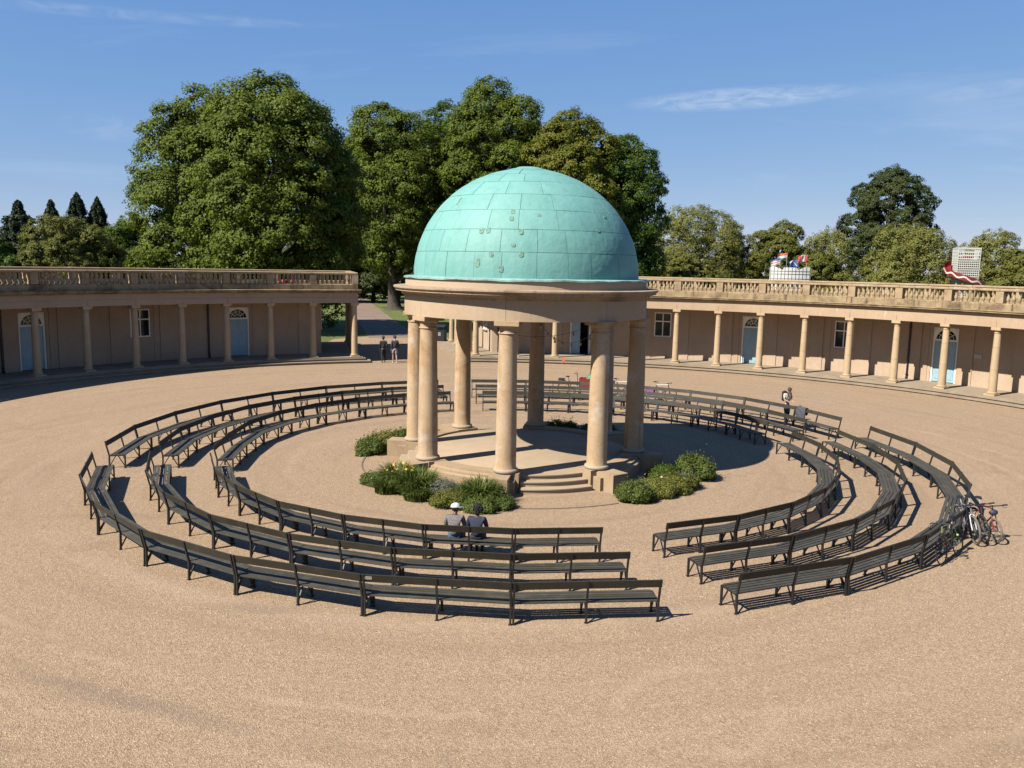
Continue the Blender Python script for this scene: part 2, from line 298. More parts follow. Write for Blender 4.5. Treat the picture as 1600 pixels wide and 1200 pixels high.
# ------------------------------------------------------------------ helpers: mesh
def AE(a, r): return a(r) if callable(a) else a      # an arc's end may be a straight line: angle as a function of radius
class MB:
    def __init__(s): s.v = []; s.f = []; s.m = []; s.mi = 0
    def add(s, vs, fs):
        o = len(s.v); s.v += [tuple(x) for x in vs]; s.f += [tuple(i + o for i in f) for f in fs]; s.m += [s.mi] * len(fs); return s
    def box(s, x0, x1, y0, y1, z0, z1, mtx=None):
        vs = [Vector(p) for p in ((x0, y0, z0), (x1, y0, z0), (x1, y1, z0), (x0, y1, z0), (x0, y0, z1), (x1, y0, z1), (x1, y1, z1), (x0, y1, z1))]
        if mtx is not None: vs = [mtx @ v for v in vs]
        return s.add(vs, [(0, 3, 2, 1), (4, 5, 6, 7), (0, 1, 5, 4), (1, 2, 6, 5), (2, 3, 7, 6), (3, 0, 4, 7)])
    def arc(s, c, r0, r1, a0, a1, z0, z1, n=8):
        """closed curved box about centre c between angles (deg)"""
        vs = []
        for i in range(n + 1):
            for r, z in ((r0, z0), (r1, z0), (r1, z1), (r0, z1)):
                u, w = AE(a0, r), AE(a1, r); a = R(u + (w - u) * i / n); vs.append((c[0] + r * math.cos(a), c[1] + r * math.sin(a), z))
        fs = []
        for i in range(n):
            b = i * 4
            for k in range(4): fs.append((b + k, b + (k + 1) % 4, b + 4 + (k + 1) % 4, b + 4 + k))
        fs += [(3, 2, 1, 0), tuple(n * 4 + k for k in range(4))]
        return s.add(vs, fs)
    def sweep(s, c, prof, a0, a1, n=48, closed=True, full=False):
        """profile [(r,z)..] swept about centre c"""
        m = len(prof); vs = []; fs = []
        cnt = n if full else n + 1
        for i in range(cnt):
            for r, z in prof:
                u, w = AE(a0, r), AE(a1, r); a = R(u + (w - u) * i / n); vs.append((c[0] + r * math.cos(a), c[1] + r * math.sin(a), z))
        for i in range(n):
            j = (i + 1) % cnt
            for k in range(m if closed else m - 1):
                k2 = (k + 1) % m; fs.append((i * m + k, i * m + k2, j * m + k2, j * m + k))
        if closed and not full: fs += [tuple(range(m))[::-1], tuple(n * m + k for k in range(m))]
        return s.add(vs, fs)
    def lathe(s, prof, n=24, c=(0, 0), caps=True):
        s.sweep(c, prof, 0, 360, n, False, True)
        if caps:
            m = len(prof); o = len(s.v) - n * m
            s.f += [tuple(o + i * m for i in range(n))[::-1], tuple(o + i * m + m - 1 for i in range(n))]; s.m += [s.mi] * 2
        return s
    def tube(s, pts, r, n=8, cap=True):
        pts = [Vector(p) for p in pts]; rs = r if isinstance(r, (list, tuple)) else [r] * len(pts)
        vs = []; pu = None
        for i, p in enumerate(pts):
            d = (pts[min(i + 1, len(pts) - 1)] - pts[max(i - 1, 0)]).normalized()
            if pu is None: u = d.orthogonal().normalized()
            else:
                u = (pu - d * pu.dot(d))
                u = u.normalized() if u.length > 1e-6 else d.orthogonal().normalized()
            pu = u; w = d.cross(u)
            vs += [p + (u * math.cos(2 * PI * k / n) + w * math.sin(2 * PI * k / n)) * rs[i] for k in range(n)]
        fs = []
        for i in range(len(pts) - 1):
            for k in range(n): fs.append((i * n + k, i * n + (k + 1) % n, (i + 1) * n + (k + 1) % n, (i + 1) * n + k))
        if cap: fs += [tuple(range(n))[::-1], tuple((len(pts) - 1) * n + k for k in range(n))]
        return s.add(vs, fs)
    def bar(s, a, b, w, t, side=(1, 0, 0)):
        a, b = Vector(a), Vector(b); d = (b - a).normalized(); x = Vector(side); x = (x - d * x.dot(d)).normalized(); y = d.cross(x)
        vs = [p + x * (sx * w / 2) + y * (sy * t / 2) for p in (a, b) for sx, sy in ((-1, -1), (1, -1), (1, 1), (-1, 1))]
        return s.add(vs, [(0, 3, 2, 1), (4, 5, 6, 7), (0, 1, 5, 4), (1, 2, 6, 5), (2, 3, 7, 6), (3, 0, 4, 7)])
    def ball(s, c, r, nu=10, nv=7, sc=(1, 1, 1), mtx=None):
        vs = [Vector((0, 0, -1))]; fs = []
        for j in range(1, nv):
            t = PI * j / nv
            for i in range(nu): vs.append(Vector((math.sin(t) * math.cos(2 * PI * i / nu), math.sin(t) * math.sin(2 * PI * i / nu), -math.cos(t))))
        vs.append(Vector((0, 0, 1)))
        for i in range(nu): fs.append((0, 1 + (i + 1) % nu, 1 + i))
        for j in range(nv - 2):
            for i in range(nu): fs.append((1 + j * nu + i, 1 + j * nu + (i + 1) % nu, 1 + (j + 1) * nu + (i + 1) % nu, 1 + (j + 1) * nu + i))
        L = len(vs) - 1
        for i in range(nu): fs.append((1 + (nv - 2) * nu + i, 1 + (nv - 2) * nu + (i + 1) % nu, L))
        vs = [Vector((v.x * r * sc[0], v.y * r * sc[1], v.z * r * sc[2])) for v in vs]
        if mtx is not None: vs = [mtx @ v for v in vs]
        return s.add([v + Vector(c) for v in vs], fs)
    def mesh(s, name, mats, smooth=False):
        me = bpy.data.meshes.new(name); me.from_pydata(s.v, [], s.f)
        for mm in (mats if isinstance(mats, (list, tuple)) else [mats]): me.materials.append(mm)
        me.polygons.foreach_set('material_index', s.m)
        if smooth:
            me.polygons.foreach_set('use_smooth', [True] * len(s.f))
            try: me.set_sharp_from_angle(angle=R(38))
            except Exception: pass
        me.update(); return me
def ob(name, me, parent=None, loc=None, rz=None, rot=None, scale=None, world=True):
    """link a mesh object; with a parent, coordinates stay world ones unless world=False"""
    o = bpy.data.objects.new(name, me); col.objects.link(o)
    if loc is not None: o.location = loc
    if rz is not None: o.rotation_euler = (0, 0, rz)
    if rot is not None: o.rotation_euler = rot
    if scale is not None: o.scale = scale
    if parent is not None:
        o.parent = parent
        if world: o.matrix_parent_inverse = WM[parent.name].inverted()
    if world and (parent is not None or True):
        WM[o.name] = Matrix.LocRotScale(o.location, o.rotation_euler, o.scale)
    return o
WM = {}
def tag(o, label=None, cat=None, group=None, kind=None):
    if label: o['label'] = label
    if cat: o['category'] = cat
    if group: o['group'] = group
    if kind: o['kind'] = kind
    return o
def empty(name, loc, label, cat, group=None, rz=0.0):
    e = bpy.data.objects.new(name, None); e.empty_display_size = 0.3; col.objects.link(e)
    e.location = loc; e.rotation_euler = (0, 0, rz); WM[e.name] = Matrix.LocRotScale(e.location, e.rotation_euler, None)
    return tag(e, label, cat, group)
def child(name, me, parent, loc=(0, 0, 0), rot=(0, 0, 0), scale=(1, 1, 1)):
    o = bpy.data.objects.new(name, me); col.objects.link(o); o.parent = parent
    o.location = loc; o.rotation_euler = rot; o.scale = scale
    return o
def pol(r, a, z=0.0, c=(0, 0)): return Vector((c[0] + r * math.cos(R(a)), c[1] + r * math.sin(R(a)), z))

# ------------------------------------------------------------------ ground
CC = (-0.244, 0.0)      # centre of the colonnade ring
def gz(r):              # court dishes up gently toward the colonnade
    return 0.0 if r < 11 else 0.17 * min(1.0, (r - 11) / 16.5)
def build_ground():
    # lawn sheet outside the court, level with its rim
    prof = [(27.0, 0.165), (29, 0.166), (60, 0.166), (120, 0.166), (900, 0.166)]
    mm = MB(); mm.sweep((0, 0), prof, 0, 360, 96, False, True)
    tag(ob('grass_ground', mm.mesh('grass_ground', MAT['grass'], True)), kind='structure')
    prof = [(0.001, 0), (6, 0), (11, 0)] + [(11 + k * 1.5, gz(11 + k * 1.5)) for k in range(1, 12)] + [(29.5, 0.17), (31.5, 0.17)]
    mm = MB(); mm.sweep((0, 0), prof, 0, 360, 120, False, True)
    tag(ob('gravel_court', mm.mesh('gravel_court', MAT['gravel'], True)), kind='structure')
    # gravel apron in the back gap, then the park path beyond
    c0 = R(104.2); d = Vector((math.cos(c0), math.sin(c0), 0)); n = Vector((-d.y, d.x, 0))
    mm = MB(); pts = [(29, 6), (36, 6), (41, 5.9), (44.5, 5.2), (46.3, 3.4), (47.0, 2.3)]
    vs = []
    for r, w in pts: vs += [d * r - n * w + Vector((0, 0, 0.175)), d * r + n * w + Vector((0, 0, 0.175))]
    mm.add(vs, [(2 * i, 2 * i + 2, 2 * i + 3, 2 * i + 1)[::-1] for i in range(len(pts) - 1)])
    tag(ob('gravel_apron', mm.mesh('gravel_apron', MAT['gravel'])), kind='structure')
    mm = MB(); vs = []; pts = [(45.5, 2.2), (60, 2.1), (80, 2.1), (100, 2.2), (150, 2.3), (240, 2.4)]
    for r, w in pts: vs += [d * r - n * w + Vector((0, 0, 0.180)), d * r + n * w + Vector((0, 0, 0.180))]
    mm.add(vs, [(2 * i, 2 * i + 2, 2 * i + 3, 2 * i + 1)[::-1] for i in range(len(pts) - 1)])
    tag(ob('park_path', mm.mesh('park_path', MAT['path'])), kind='structure')
    # thin edging strips set in the gravel in front of the steps
    for a0, a1, r in ((-93, -60, 5.6), (-183, -152, 5.35)):
        mm = MB(); mm.arc((0, 0), r, r + 0.045, a0, a1, -0.05, 0.018, 12)
        tag(ob('edging_strip', mm.mesh('edging_strip', mcol('edging', (0.20, 0.145, 0.11), 0.9))), kind='structure')
build_ground()
def loose_stones(n=170000):
    rs = np.random.RandomState(77)
    x = rs.uniform(-19, 19, n * 2); y = rs.uniform(-26, -8.5, n * 2)
    k = np.hypot(x, y) < 27; x, y = x[k][:n], y[k][:n]; n = len(x)
    r = np.hypot(x, y); z = np.where(r < 11, 0, 0.17 * np.minimum(1, (r - 11) / 16.5))
    s_ = rs.uniform(0.006, 0.014, n) * (1 + 0.6 * (rs.random(n) < 0.08)); a = rs.uniform(0, 2 * PI, n)
    V = np.empty((n, 4, 3), np.float32)
    for j in range(3):
        q = a + j * 2.094 + rs.uniform(-.4, .4, n); V[:, j, 0] = x + s_ * np.cos(q); V[:, j, 1] = y + s_ * np.sin(q); V[:, j, 2] = z - 0.002
    V[:, 3, 0] = x + s_ * rs.uniform(-.4, .4, n); V[:, 3, 1] = y + s_ * rs.uniform(-.4, .4, n); V[:, 3, 2] = z + s_ * rs.uniform(0.6, 1.1, n)
    F = (np.arange(n)[:, None, None] * 4 + np.array([[0, 1, 3], [1, 2, 3], [2, 0, 3]])[None]).reshape(-1)
    me = bpy.data.meshes.new('loose_stones'); me.vertices.add(n * 4); me.loops.add(n * 9); me.polygons.add(n * 3)
    me.vertices.foreach_set('co', V.reshape(-1)); me.loops.foreach_set('vertex_index', F.astype(np.int32)); me.polygons.foreach_set('loop_start', np.arange(0, n * 9, 3, dtype=np.int32)); me.polygons.foreach_set('loop_total', np.full(n * 3, 3, np.int32)); me.update(calc_edges=True)
    at = me.attributes.new('tint', 'FLOAT', 'POINT'); at.data.foreach_set('value', np.repeat(rs.random(n), 4).astype(np.float32))
    m, nt, b = new_mat('loose_stone'); t = N(nt, 'ShaderNodeAttribute', attribute_name='tint'); nt.links.new(mixc(nt, t.outputs['Fac'], (0.27, 0.19, 0.118), (0.64, 0.48, 0.335)), b.inputs['Base Color']); b.inputs['Roughness'].default_value = 0.9
    me.materials.append(m)
    tag(ob('loose_gravel', me), 'loose tan gravel stones lying on the open court', 'gravel', kind='stuff')
ALB_KEEP = ALB; ALB = 0.505; loose_stones(); ALB = ALB_KEEP

# ------------------------------------------------------------------ bandstand
BC = (0.035, 0.0)
def build_bandstand():
    e = empty('bandstand', (BC[0], BC[1], 0), 'round classical bandstand with eight stone columns and a turquoise copper dome', 'bandstand')
    colang = [-97.5 + 45 * k for k in range(8)]
    stepmid = [-75, 15, 105, 195]
    RB = 3.754; ZB = 0.50
    # platform drum and floor
    m = MB(); m.lathe([(3.30, -0.05), (3.42, 0.02), (3.42, ZB - 0.06), (3.36, ZB - 0.015), (0.01, ZB - 0.005)], 72, BC, False)
    ob('platform', m.mesh('platform', MAT['floor'], True), e)
    # low curved walls (between the stepped bays) with stepped coping
    for k in range(8):
        mid = colang[k] + 22.5
        if any(abs(((mid - s + 180) % 360) - 180) < 5 for s in stepmid): continue
        m = MB(); prof = [(3.36, -0.05), (4.03, -0.05), (4.03, 0.36), (3.93, 0.40), (3.93, 0.46), (3.80, 0.49), (3.80, 0.56), (3.40, 0.565), (3.36, 0.55)]
        m.sweep(BC, prof, colang[k] + 2, colang[k] + 43, 16)
        ob('curved_wall', m.mesh('curved_wall', MAT['base_stone']), e)
    # steps in four bays
    for s in stepmid:
        for i, (r, z) in enumerate(((4.12, 0.155), (3.86, 0.31), (3.60, 0.455))):
            m = MB(); prof = [(3.2, -0.05), (r, -0.05), (r, z - 0.05), (r + 0.035, z - 0.04), (r + 0.035, z - 0.008), (r + 0.015, z), (3.2, z)]
            m.sweep(BC, prof, s - 15.8 + i * 0.1, s + 15.8 - i * 0.1, 16)
            ob('step', m.mesh('step', MAT['floor']), e)
    # flank blocks by each stepped bay
    for k in range(8):
        a = colang[k]
        mid_step = min(stepmid, key=lambda s: abs(((a - s + 180) % 360) - 180))
        sgn = 1 if ((a - mid_step + 180) % 360) - 180 > 0 else -1
        mt = Matrix.Translation((BC[0], BC[1], 0)) @ Matrix.Rotation(R(a), 4, 'Z')
        m = MB(); m.box(3.98, 4.72, -0.30 + 0.10 * sgn, 0.30 + 0.10 * sgn, -0.05, 0.555, mt)
        ob('flank_block', m.mesh('flank_block', MAT['base_stone']), e)
        m = MB(); m.box(3.95, 4.30, min(-0.33 * sgn, -0.20 * sgn), max(-0.33 * sgn, -0.202 * sgn), -0.05, 0.40, mt)
        ob('step_cheek', m.mesh('step_cheek', MAT['base_stone']), e)
        m = MB(); m.box(3.33, 3.977, -0.43, 0.43, -0.05, 0.575, mt)
        ob('column_plinth', m.mesh('column_plinth', MAT['base_stone']), e)
    # columns
    H0, H1 = 0.572, 5.06
    prof = []
    for i in range(15):
        t = i / 14; r = 0.312 - 0.05 * t ** 1.6; prof.append((r, H0 + 0.16 + (H1 - 0.36 - H0 - 0.16) * t))
    prof = [(0.33, H0 + 0.12), (0.325, H0 + 0.135), (0.312, H0 + 0.17)] + prof[1:]
    msh = MB().lathe(prof, 40).mesh('shaft', MAT['col_stone'], True)
    tor = [(0.30, H0 - 0.002)] + [(0.33 + 0.052 * math.cos(t), H0 + 0.06 + 0.06 * math.sin(t)) for t in np.linspace(-PI / 2, PI / 2, 9)] + [(0.30, H0 + 0.123)]
    mb = MB().lathe(tor, 40).mesh('base', MAT['grey_stone'], True)
    z = H1 - 0.37
    cap = [(0.255, z), (0.285, z + 0.005), (0.295, z + 0.025), (0.285, z + 0.045), (0.263, z + 0.05), (0.263, z + 0.17), (0.28, z + 0.18), (0.335, z + 0.235), (0.345, z + 0.25)]
    mc_ = MB().lathe(cap, 40); mc_.box(-0.36, 0.36, -0.36, 0.36, z + 0.249, H1 + 0.01)
    mc = mc_.mesh('capital', MAT['col_stone'], True)
    for a in colang:
        p = pol(RB, a, 0, BC)
        c = ob('column', msh, e, (p.x, p.y, 0), R(a))
        child('base', mb, c); child('capital', mc, c)
    # entablature: eight curved architrave blocks with open joints
    for k in range(8):
        a = colang[k] - 0.6
        m = MB(); prof = [(3.50, 5.062), (4.005, 5.062), (4.005, 5.66), (3.50, 5.66)]
        m.sweep(BC, prof, a + 0.06, a + 44.94, 14)
        ob('architrave_block', m.mesh('architrave_block', MAT['ent_stone']), e)
    m = MB(); m.lathe([(3.52, 5.55), (3.2, 5.62), (0.01, 5.62)], 48, BC, False); ob('ceiling', m.mesh('ceiling', MAT['ent_stone'], True), e)
    prof = [(3.6, 5.655), (4.03, 5.655), (4.05, 5.68), (4.05, 5.715), (4.09, 5.72), (4.12, 5.76), (4.22, 5.80), (4.30, 5.815), (4.30, 5.86), (4.335, 5.875), (4.365, 5.91), (4.365, 5.955), (4.34, 5.965), (3.9, 5.985), (3.6, 5.985)]
    for k in range(16):
        m = MB(); m.sweep(BC, prof, colang[0] + 22.5 * k + 0.05, colang[0] + 22.5 * k + 22.45, 8)
        ob('cornice_block', m.mesh('cornice_block', MAT['cor_stone']), e)
    m = MB(); m.lathe([(3.98, 5.97), (3.975, 6.235), (3.5, 6.24)], 96, BC, False); ob('drum', m.mesh('drum', MAT['drum'], True), e)
    # copper lip, hand-dressed so slightly wavy
    m = MB(); n = 160; vs = []
    for i in range(n):
        a = 2 * PI * i / n; w = 0.010 * math.sin(9 * a + 1) + 0.008 * math.sin(23 * a)
        for r, z in ((3.6, 6.30), (3.98, 6.275), (4.035 + w, 6.262 + w), (4.035 + w, 6.215 + w * 1.2), (4.005, 6.215 + w), (3.99, 6.237)): vs.append((BC[0] + r * math.cos(a), BC[1] + r * math.sin(a), z))
    m.add(vs, [(i * 6 + k, i * 6 + k + 1, ((i + 1) % n) * 6 + k + 1, ((i + 1) % n) * 6 + k) for i in range(n) for k in range(5)])
    ob('copper_lip', m.mesh('copper_lip', MAT['lip'], True), e)
    # dome
    DR, DH, DZ = 3.70, 3.50, 6.285
    def dp(el, az, off=0.0):
        return Vector((BC[0] + (DR + off) * math.cos(el) * math.cos(az), BC[1] + (DR + off) * math.cos(el) * math.sin(az), DZ + (DH + off) * math.sin(el)))
    m = MB(); m.lathe([((DR - 0.02) * math.cos(t), DZ - 0.02 + (DH - 0.02) * math.sin(t)) for t in np.linspace(0, PI / 2 - 0.01, 24)], 72, BC, False)
    dome = ob('dome', m.mesh('dome', MAT['seam'], True), e)
    rows = [0, 12.6, 24, 35, 45.5, 56.5, 66, 77]; cnt = [24, 22, 20, 18, 15, 12, 9]
    rg = random.Random(3)
    for j in range(7):
        n = cnt[j]; ph = rg.uniform(0, 360 / n); edges = [ph + 360 / n * (i + rg.uniform(-0.16, 0.16)) for i in range(n)]
        for i in range(n):
            a0 = edges[i]; a1 = edges[(i + 1) % n] + (360 if i == n - 1 else 0)
            g = 0.08 / math.cos(R(rows[j] + 6)) if j < 6 else 0.5
            e0, e1 = R(rows[j] + 0.085), R(rows[j + 1] - 0.085); nu, nv = 7, 5
            lift = rg.uniform(0.0, 0.006); bul = rg.uniform(0.003, 0.008)
            vs = []
            for q in range(nv + 1):
                for t in range(nu + 1):
                    u, v = t / nu, q / nv
                    edge = min(u, 1 - u, v, 1 - v)
                    off = lift + bul * min(1, edge * 4) + (0.005 * (noise.noise(Vector((u * 4 + i * 7.3, v * 4 + j * 3.1, 0.5)))) if 0 < edge else 0)
                    vs.append(dp(e0 + (e1 - e0) * v, R(a0 + g + (a1 - a0 - 2 * g) * u), off))
            fs = [(q * (nu + 1) + t, q * (nu + 1) + t + 1, (q + 1) * (nu + 1) + t + 1, (q + 1) * (nu + 1) + t) for q in range(nv) for t in range(nu)]
            # turned-down rim so the sheet has thickness
            rim = [t for t in range(nu + 1)] + [q * (nu + 1) + nu for q in range(1, nv + 1)] + [nv * (nu + 1) + t for t in range(nu - 1, -1, -1)] + [q * (nu + 1) for q in range(nv - 1, 0, -1)]
            ctr = Vector((BC[0], BC[1], DZ)); b0 = len(vs)
            for q in rim:
                d_ = (vs[q] - ctr).normalized(); vs.append(vs[q] - d_ * 0.03)
            for q in range(len(rim)):
                q2 = (q + 1) % len(rim); fs.append((rim[q2], rim[q], b0 + q, b0 + q2))
            mm = MB(); mm.add(vs, fs)
            c = ob('copper_panel', mm.mesh('copper_panel', MAT['copper'], True), e); c.parent = dome; c.matrix_parent_inverse = WM[dome.name].inverted()
    m = MB(); m.lathe([(0.86, DZ + DH * math.sin(R(76.3)) + 0.012), (0.55, DZ + DH * 0.991 + 0.02), (0.40, DZ + DH + 0.02), (0.36, DZ + DH + 0.045), (0.01, DZ + DH + 0.055)], 40, BC, False)
    ob('dome_cap', m.mesh('dome_cap', MAT['copper'], True), e)
    # repair patches (azimuth deg, elevation deg, w, h)
    pts = [(-98, 33.5, .16, .20), (-98.3, 29.6, .17, .19), (-84, 31.8, .18, .17), (-41, 33, .13, .17), (-51, 24.8, .16, .19), (-113, 23, .20, .26), (-109.5, 23.2, .18, .25), (-93, 22.6, .18, .23), (-96.3, 16.0, .16, .15), (-106.5, 11.2, .20, .20), (-92.5, 11.6, .20, .22), (-113, 7.2, .22, .34), (-101.5, 4.6, .20, .26), (-139, 41, .10, .42), (-171, 3.5, .07, .30)]
    for az, el, w, h in pts:
        w *= 0.74; h *= 0.74
        mm = MB(); vs = []; nn = 3; n_ = 14
        ca, ce = R(az), R(el)
        vs.append(dp(ce, ca, 0.0205))
        for t in range(n_):
            tt = 2 * PI * t / n_; su = math.copysign(abs(math.cos(tt)) ** 0.55, math.cos(tt)); sv_ = math.copysign(abs(math.sin(tt)) ** 0.55, math.sin(tt))
            j1 = 1 + rg.uniform(-.10, .10); vs.append(dp(ce + sv_ * h / 2 * j1 / DH, ca + su * w / 2 * j1 / (DR * math.cos(ce)), 0.0195))
        for t in range(n_):
            vs.append(vs[1 + t] - (vs[1 + t] - Vector((BC[0], BC[1], DZ))).normalized() * 0.03)
        fs = [(0, 1 + t, 1 + (t + 1) % n_) for t in range(n_)] + [(1 + (t + 1) % n_, 1 + t, 1 + n_ + t, 1 + n_ + (t + 1) % n_) for t in range(n_)]
        mm.add(vs, fs)
        c = ob('repair_patch', mm.mesh('repair_patch', MAT['patch'], True), e); c.parent = dome; c.matrix_parent_inverse = WM[dome.name].inverted()
    return e
build_bandstand()

# string lights hung under the entablature
def string_lights(a0, a1, sag, label, nb=7):
    p0 = pol(3.45, a0, 4.72, BC); p1 = pol(3.45, a1, 4.72, BC)
    e = empty('string_lights', tuple(p0), label, 'string lights', 'festoon bulbs under the bandstand entablature')
    pts = []
    for i in range(19):
        t = i / 18; p = p0.lerp(p1, t); p.z -= sag * 4 * t * (1 - t); pts.append(p)
    m = MB().tube(pts, 0.009, 4); ob('wire', m.mesh('wire', MAT['pipe']), e)
    bm = MB(); bm.tube([(0, 0, 0), (0, 0, -0.06)], 0.015, 6); bm.mi = 1; bm.ball((0, 0, -0.11), 0.042, 8, 6, (1, 1, 1.25))
    me = bm.mesh('bulb', [MAT['pipe'], mcol('bulb_glass', (0.55, 0.50, 0.42), 0.15)], True)
    for i in range(nb):
        t = (i + 0.6) / nb; p = p0.lerp(p1, t); p.z -= sag * 4 * t * (1 - t); ob('bulb', me, e, tuple(p))
for a0, a1, sg, lb in ((127.5, 37.5, 0.62, 'sagging bulb string between the two rear columns of the bandstand'),
                       (82.5, -52.5, 0.60, 'bulb string crossing from a rear column to the front right column'),
                       (37.5, -52.5, 0.75, 'deepest sagging bulb string near the right column of the bandstand')):
    string_lights(a0, a1, sg, lb)

# ------------------------------------------------------------------ colonnades
def column_meshes():
    H0, H1 = 0.60, 3.93
    pr = []
    for i in range(9):
        t = i / 8; pr.append((0.205 - 0.042 * t ** 1.5, H0 + 0.10 + (H1 - 0.2 - H0 - 0.10) * t))
    # drums: three stones with fine recessed joints
    prof = []
    for i, (r, z) in enumerate(pr):
        if i in (3, 6): prof += [(r, z - 0.012), (r - 0.012, z - 0.008), (r - 0.012, z + 0.004), (r, z + 0.008)]
        else: prof.append((r, z))
    sh = MB().lathe(prof, 24).mesh('shaft', MAT['ccol'], True)
    b = MB(); b.lathe([(0.20, H0)] + [(0.215 + 0.035 * math.cos(t), H0 + 0.05 + 0.05 * math.sin(t)) for t in np.linspace(-PI / 2, PI / 2, 7)] + [(0.2, H0 + 0.102)], 24)
    b.box(-0.28, 0.28, -0.28, 0.28, 0.44, H0 + 0.002)
    b = b.mesh('base', MAT['ccol'], True)
    z = H1 - 0.22
    c = MB(); c.lathe([(0.163, z), (0.185, z + 0.012), (0.185, z + 0.03), (0.165, z + 0.04), (0.165, z + 0.10), (0.18, z + 0.11), (0.225, z + 0.15), (0.23, z + 0.16)], 24); c.box(-0.245, 0.245, -0.245, 0.245, z + 0.158, H1 + 0.09)
    return sh, b, c.mesh('capital', MAT['ccol'], True)
CSH, CBA, CCA = column_meshes()
prof_b = [(0.075, 0), (0.075, 0.05), (0.05, 0.06), (0.055, 0.085), (0.085, 0.16), (0.092, 0.21), (0.075, 0.29), (0.045, 0.39), (0.04, 0.45), (0.062, 0.465), (0.062, 0.485), (0.045, 0.50), (0.07, 0.54), (0.07, 0.60)]
BAL = MB().lathe(prof_b, 14).mesh('baluster', MAT['bal'], True)
PIER = MB().box(-0.19, 0.19, -0.20, 0.20, 0, 0.60).mesh('pier', MAT['bal'])
RC = 28.505; RW = 30.90; RBK = 38.3
DP = 5.39

def door_mesh():
    w, h, hf = 0.62, 2.36, 3.04    # half width, leaf height, frame height (local z from walkway)
    fr = MB()
    fr.box(-w - 0.09, -w, -0.06, 0.10, 0, hf); fr.box(w, w + 0.09, -0.06, 0.10, 0, hf)
    fr.box(-w, w, -0.062, 0.10, h, h + 0.09)
    # spandrel board with a semicircular opening
    rr = 0.56; zc_ = h + 0.09; n = 16; vs = []
    for y in (-0.05, 0.05):
        for i in range(n + 1):
            t = PI * i / n; vs.append((-rr * math.cos(t), y, zc_ + rr * 0.95 * math.sin(t)))
        for i in range(n + 1):
            t = i / n
            if t < 0.2: q = (-w, y, zc_ + (hf - zc_) * t / 0.2)
            elif t > 0.8: q = (w, y, zc_ + (hf - zc_) * (1 - t) / 0.2)
            else: q = (-w + 2 * w * (t - 0.2) / 0.6, y, hf)
            vs.append(q)
    k = 2 * (n + 1); fs = []
    for i in range(n):
        fs.append((i, i + 1, n + 1 + i + 1, n + 1 + i)); fs.append((k + i + 1, k + i, k + n + 1 + i, k + n + 1 + i + 1)); fs.append((i + 1, i, k + i, k + i + 1))
    fr.add(vs, fs)
    fr.box(-w - 0.09, w + 0.09, -0.061, 0.10, hf - 0.002, hf + 0.07)
    frame = fr.mesh('door_frame', MAT['white'])
    lf = MB(); lf.box(0.004, w - 0.004, -0.02, 0.025, 0.03, h - 0.004)
    for z0, z1 in ((0.18, 0.80), (0.98, 1.55), (1.70, 2.22)): lf.box(0.10, w - 0.10, -0.034, -0.018, z0, z1)
    leafm = lf.mesh('leaf', MAT['blue_door'])
    gl = MB(); vs = [(0, 0, zc_)] + [(-rr * 1.02 * math.cos(PI * i / n), 0.01, zc_ + rr * 0.97 * math.sin(PI * i / n)) for i in range(n + 1)]
    gl.add(vs, [(0, i + 1, i + 2) for i in range(n)]); vs2 = [(x, y + 0.012, z) for x, y, z in vs]; gl.add(vs2, [(0, i + 2, i + 1) for i in range(n)])
    fan = gl.mesh('fanlight', MAT['glass'])
    mu = MB()
    for t in (36, 72, 108, 144): mu.bar((0.20 * math.cos(R(t)), -0.012, zc_ + 0.19 * math.sin(R(t))), (rr * math.cos(R(t)), -0.012, zc_ + rr * 0.95 * math.sin(R(t))), 0.026, 0.03, (0, 1, 0))
    mu.tube([(0.20 * math.cos(R(t)), -0.012, zc_ + 0.19 * math.sin(R(t))) for t in range(0, 181, 15)], 0.014, 5)
    mu.tube([(0.40 * math.cos(R(t)), -0.012, zc_ + 0.38 * math.sin(R(t))) for t in range(0, 181, 15)], 0.012, 5)
    mun = mu.mesh('muntin', MAT['white'])
    return frame, leafm, fan, mun
DFR, DLF, DFN, DMU = door_mesh()
def window_mesh():
    w, h = 0.58, 1.66
    f = MB()
    for x0, x1, z0, z1 in ((-w, -w + .07, 0, h), (w - .07, w, 0, h), (-w + .07, w - .07, 0, .07), (-w + .07, w - .07, h - .07, h)): f.box(x0, x1, -0.05, 0.06, z0, z1)
    f.box(-0.03, 0.03, -0.045, 0.05, .07, h - .07); f.box(-w + .07, -0.03, -0.044, 0.05, 1.02, 1.09); f.box(0.03, w - .07, -0.044, 0.05, 1.02, 1.09)
    f.mi = 1; f.box(-w - 0.10, w + 0.10, -0.12, 0.05, -0.09, -0.002)
    fm = f.mesh('window_frame', [MAT['white'], MAT['wall']])
    ps = []
    for x0, x1 in ((-w + .07, -.03), (.03, w - .07)):
        for z0, z1 in ((.07, 1.02), (1.09, h - .07)): ps.append(MB().box(x0, x1, 0.0, 0.008, z0, z1).mesh('pane', MAT['glass']))
    return fm, ps
WFM, WPS = window_mesh()
WZ = 0.52     # walkway level

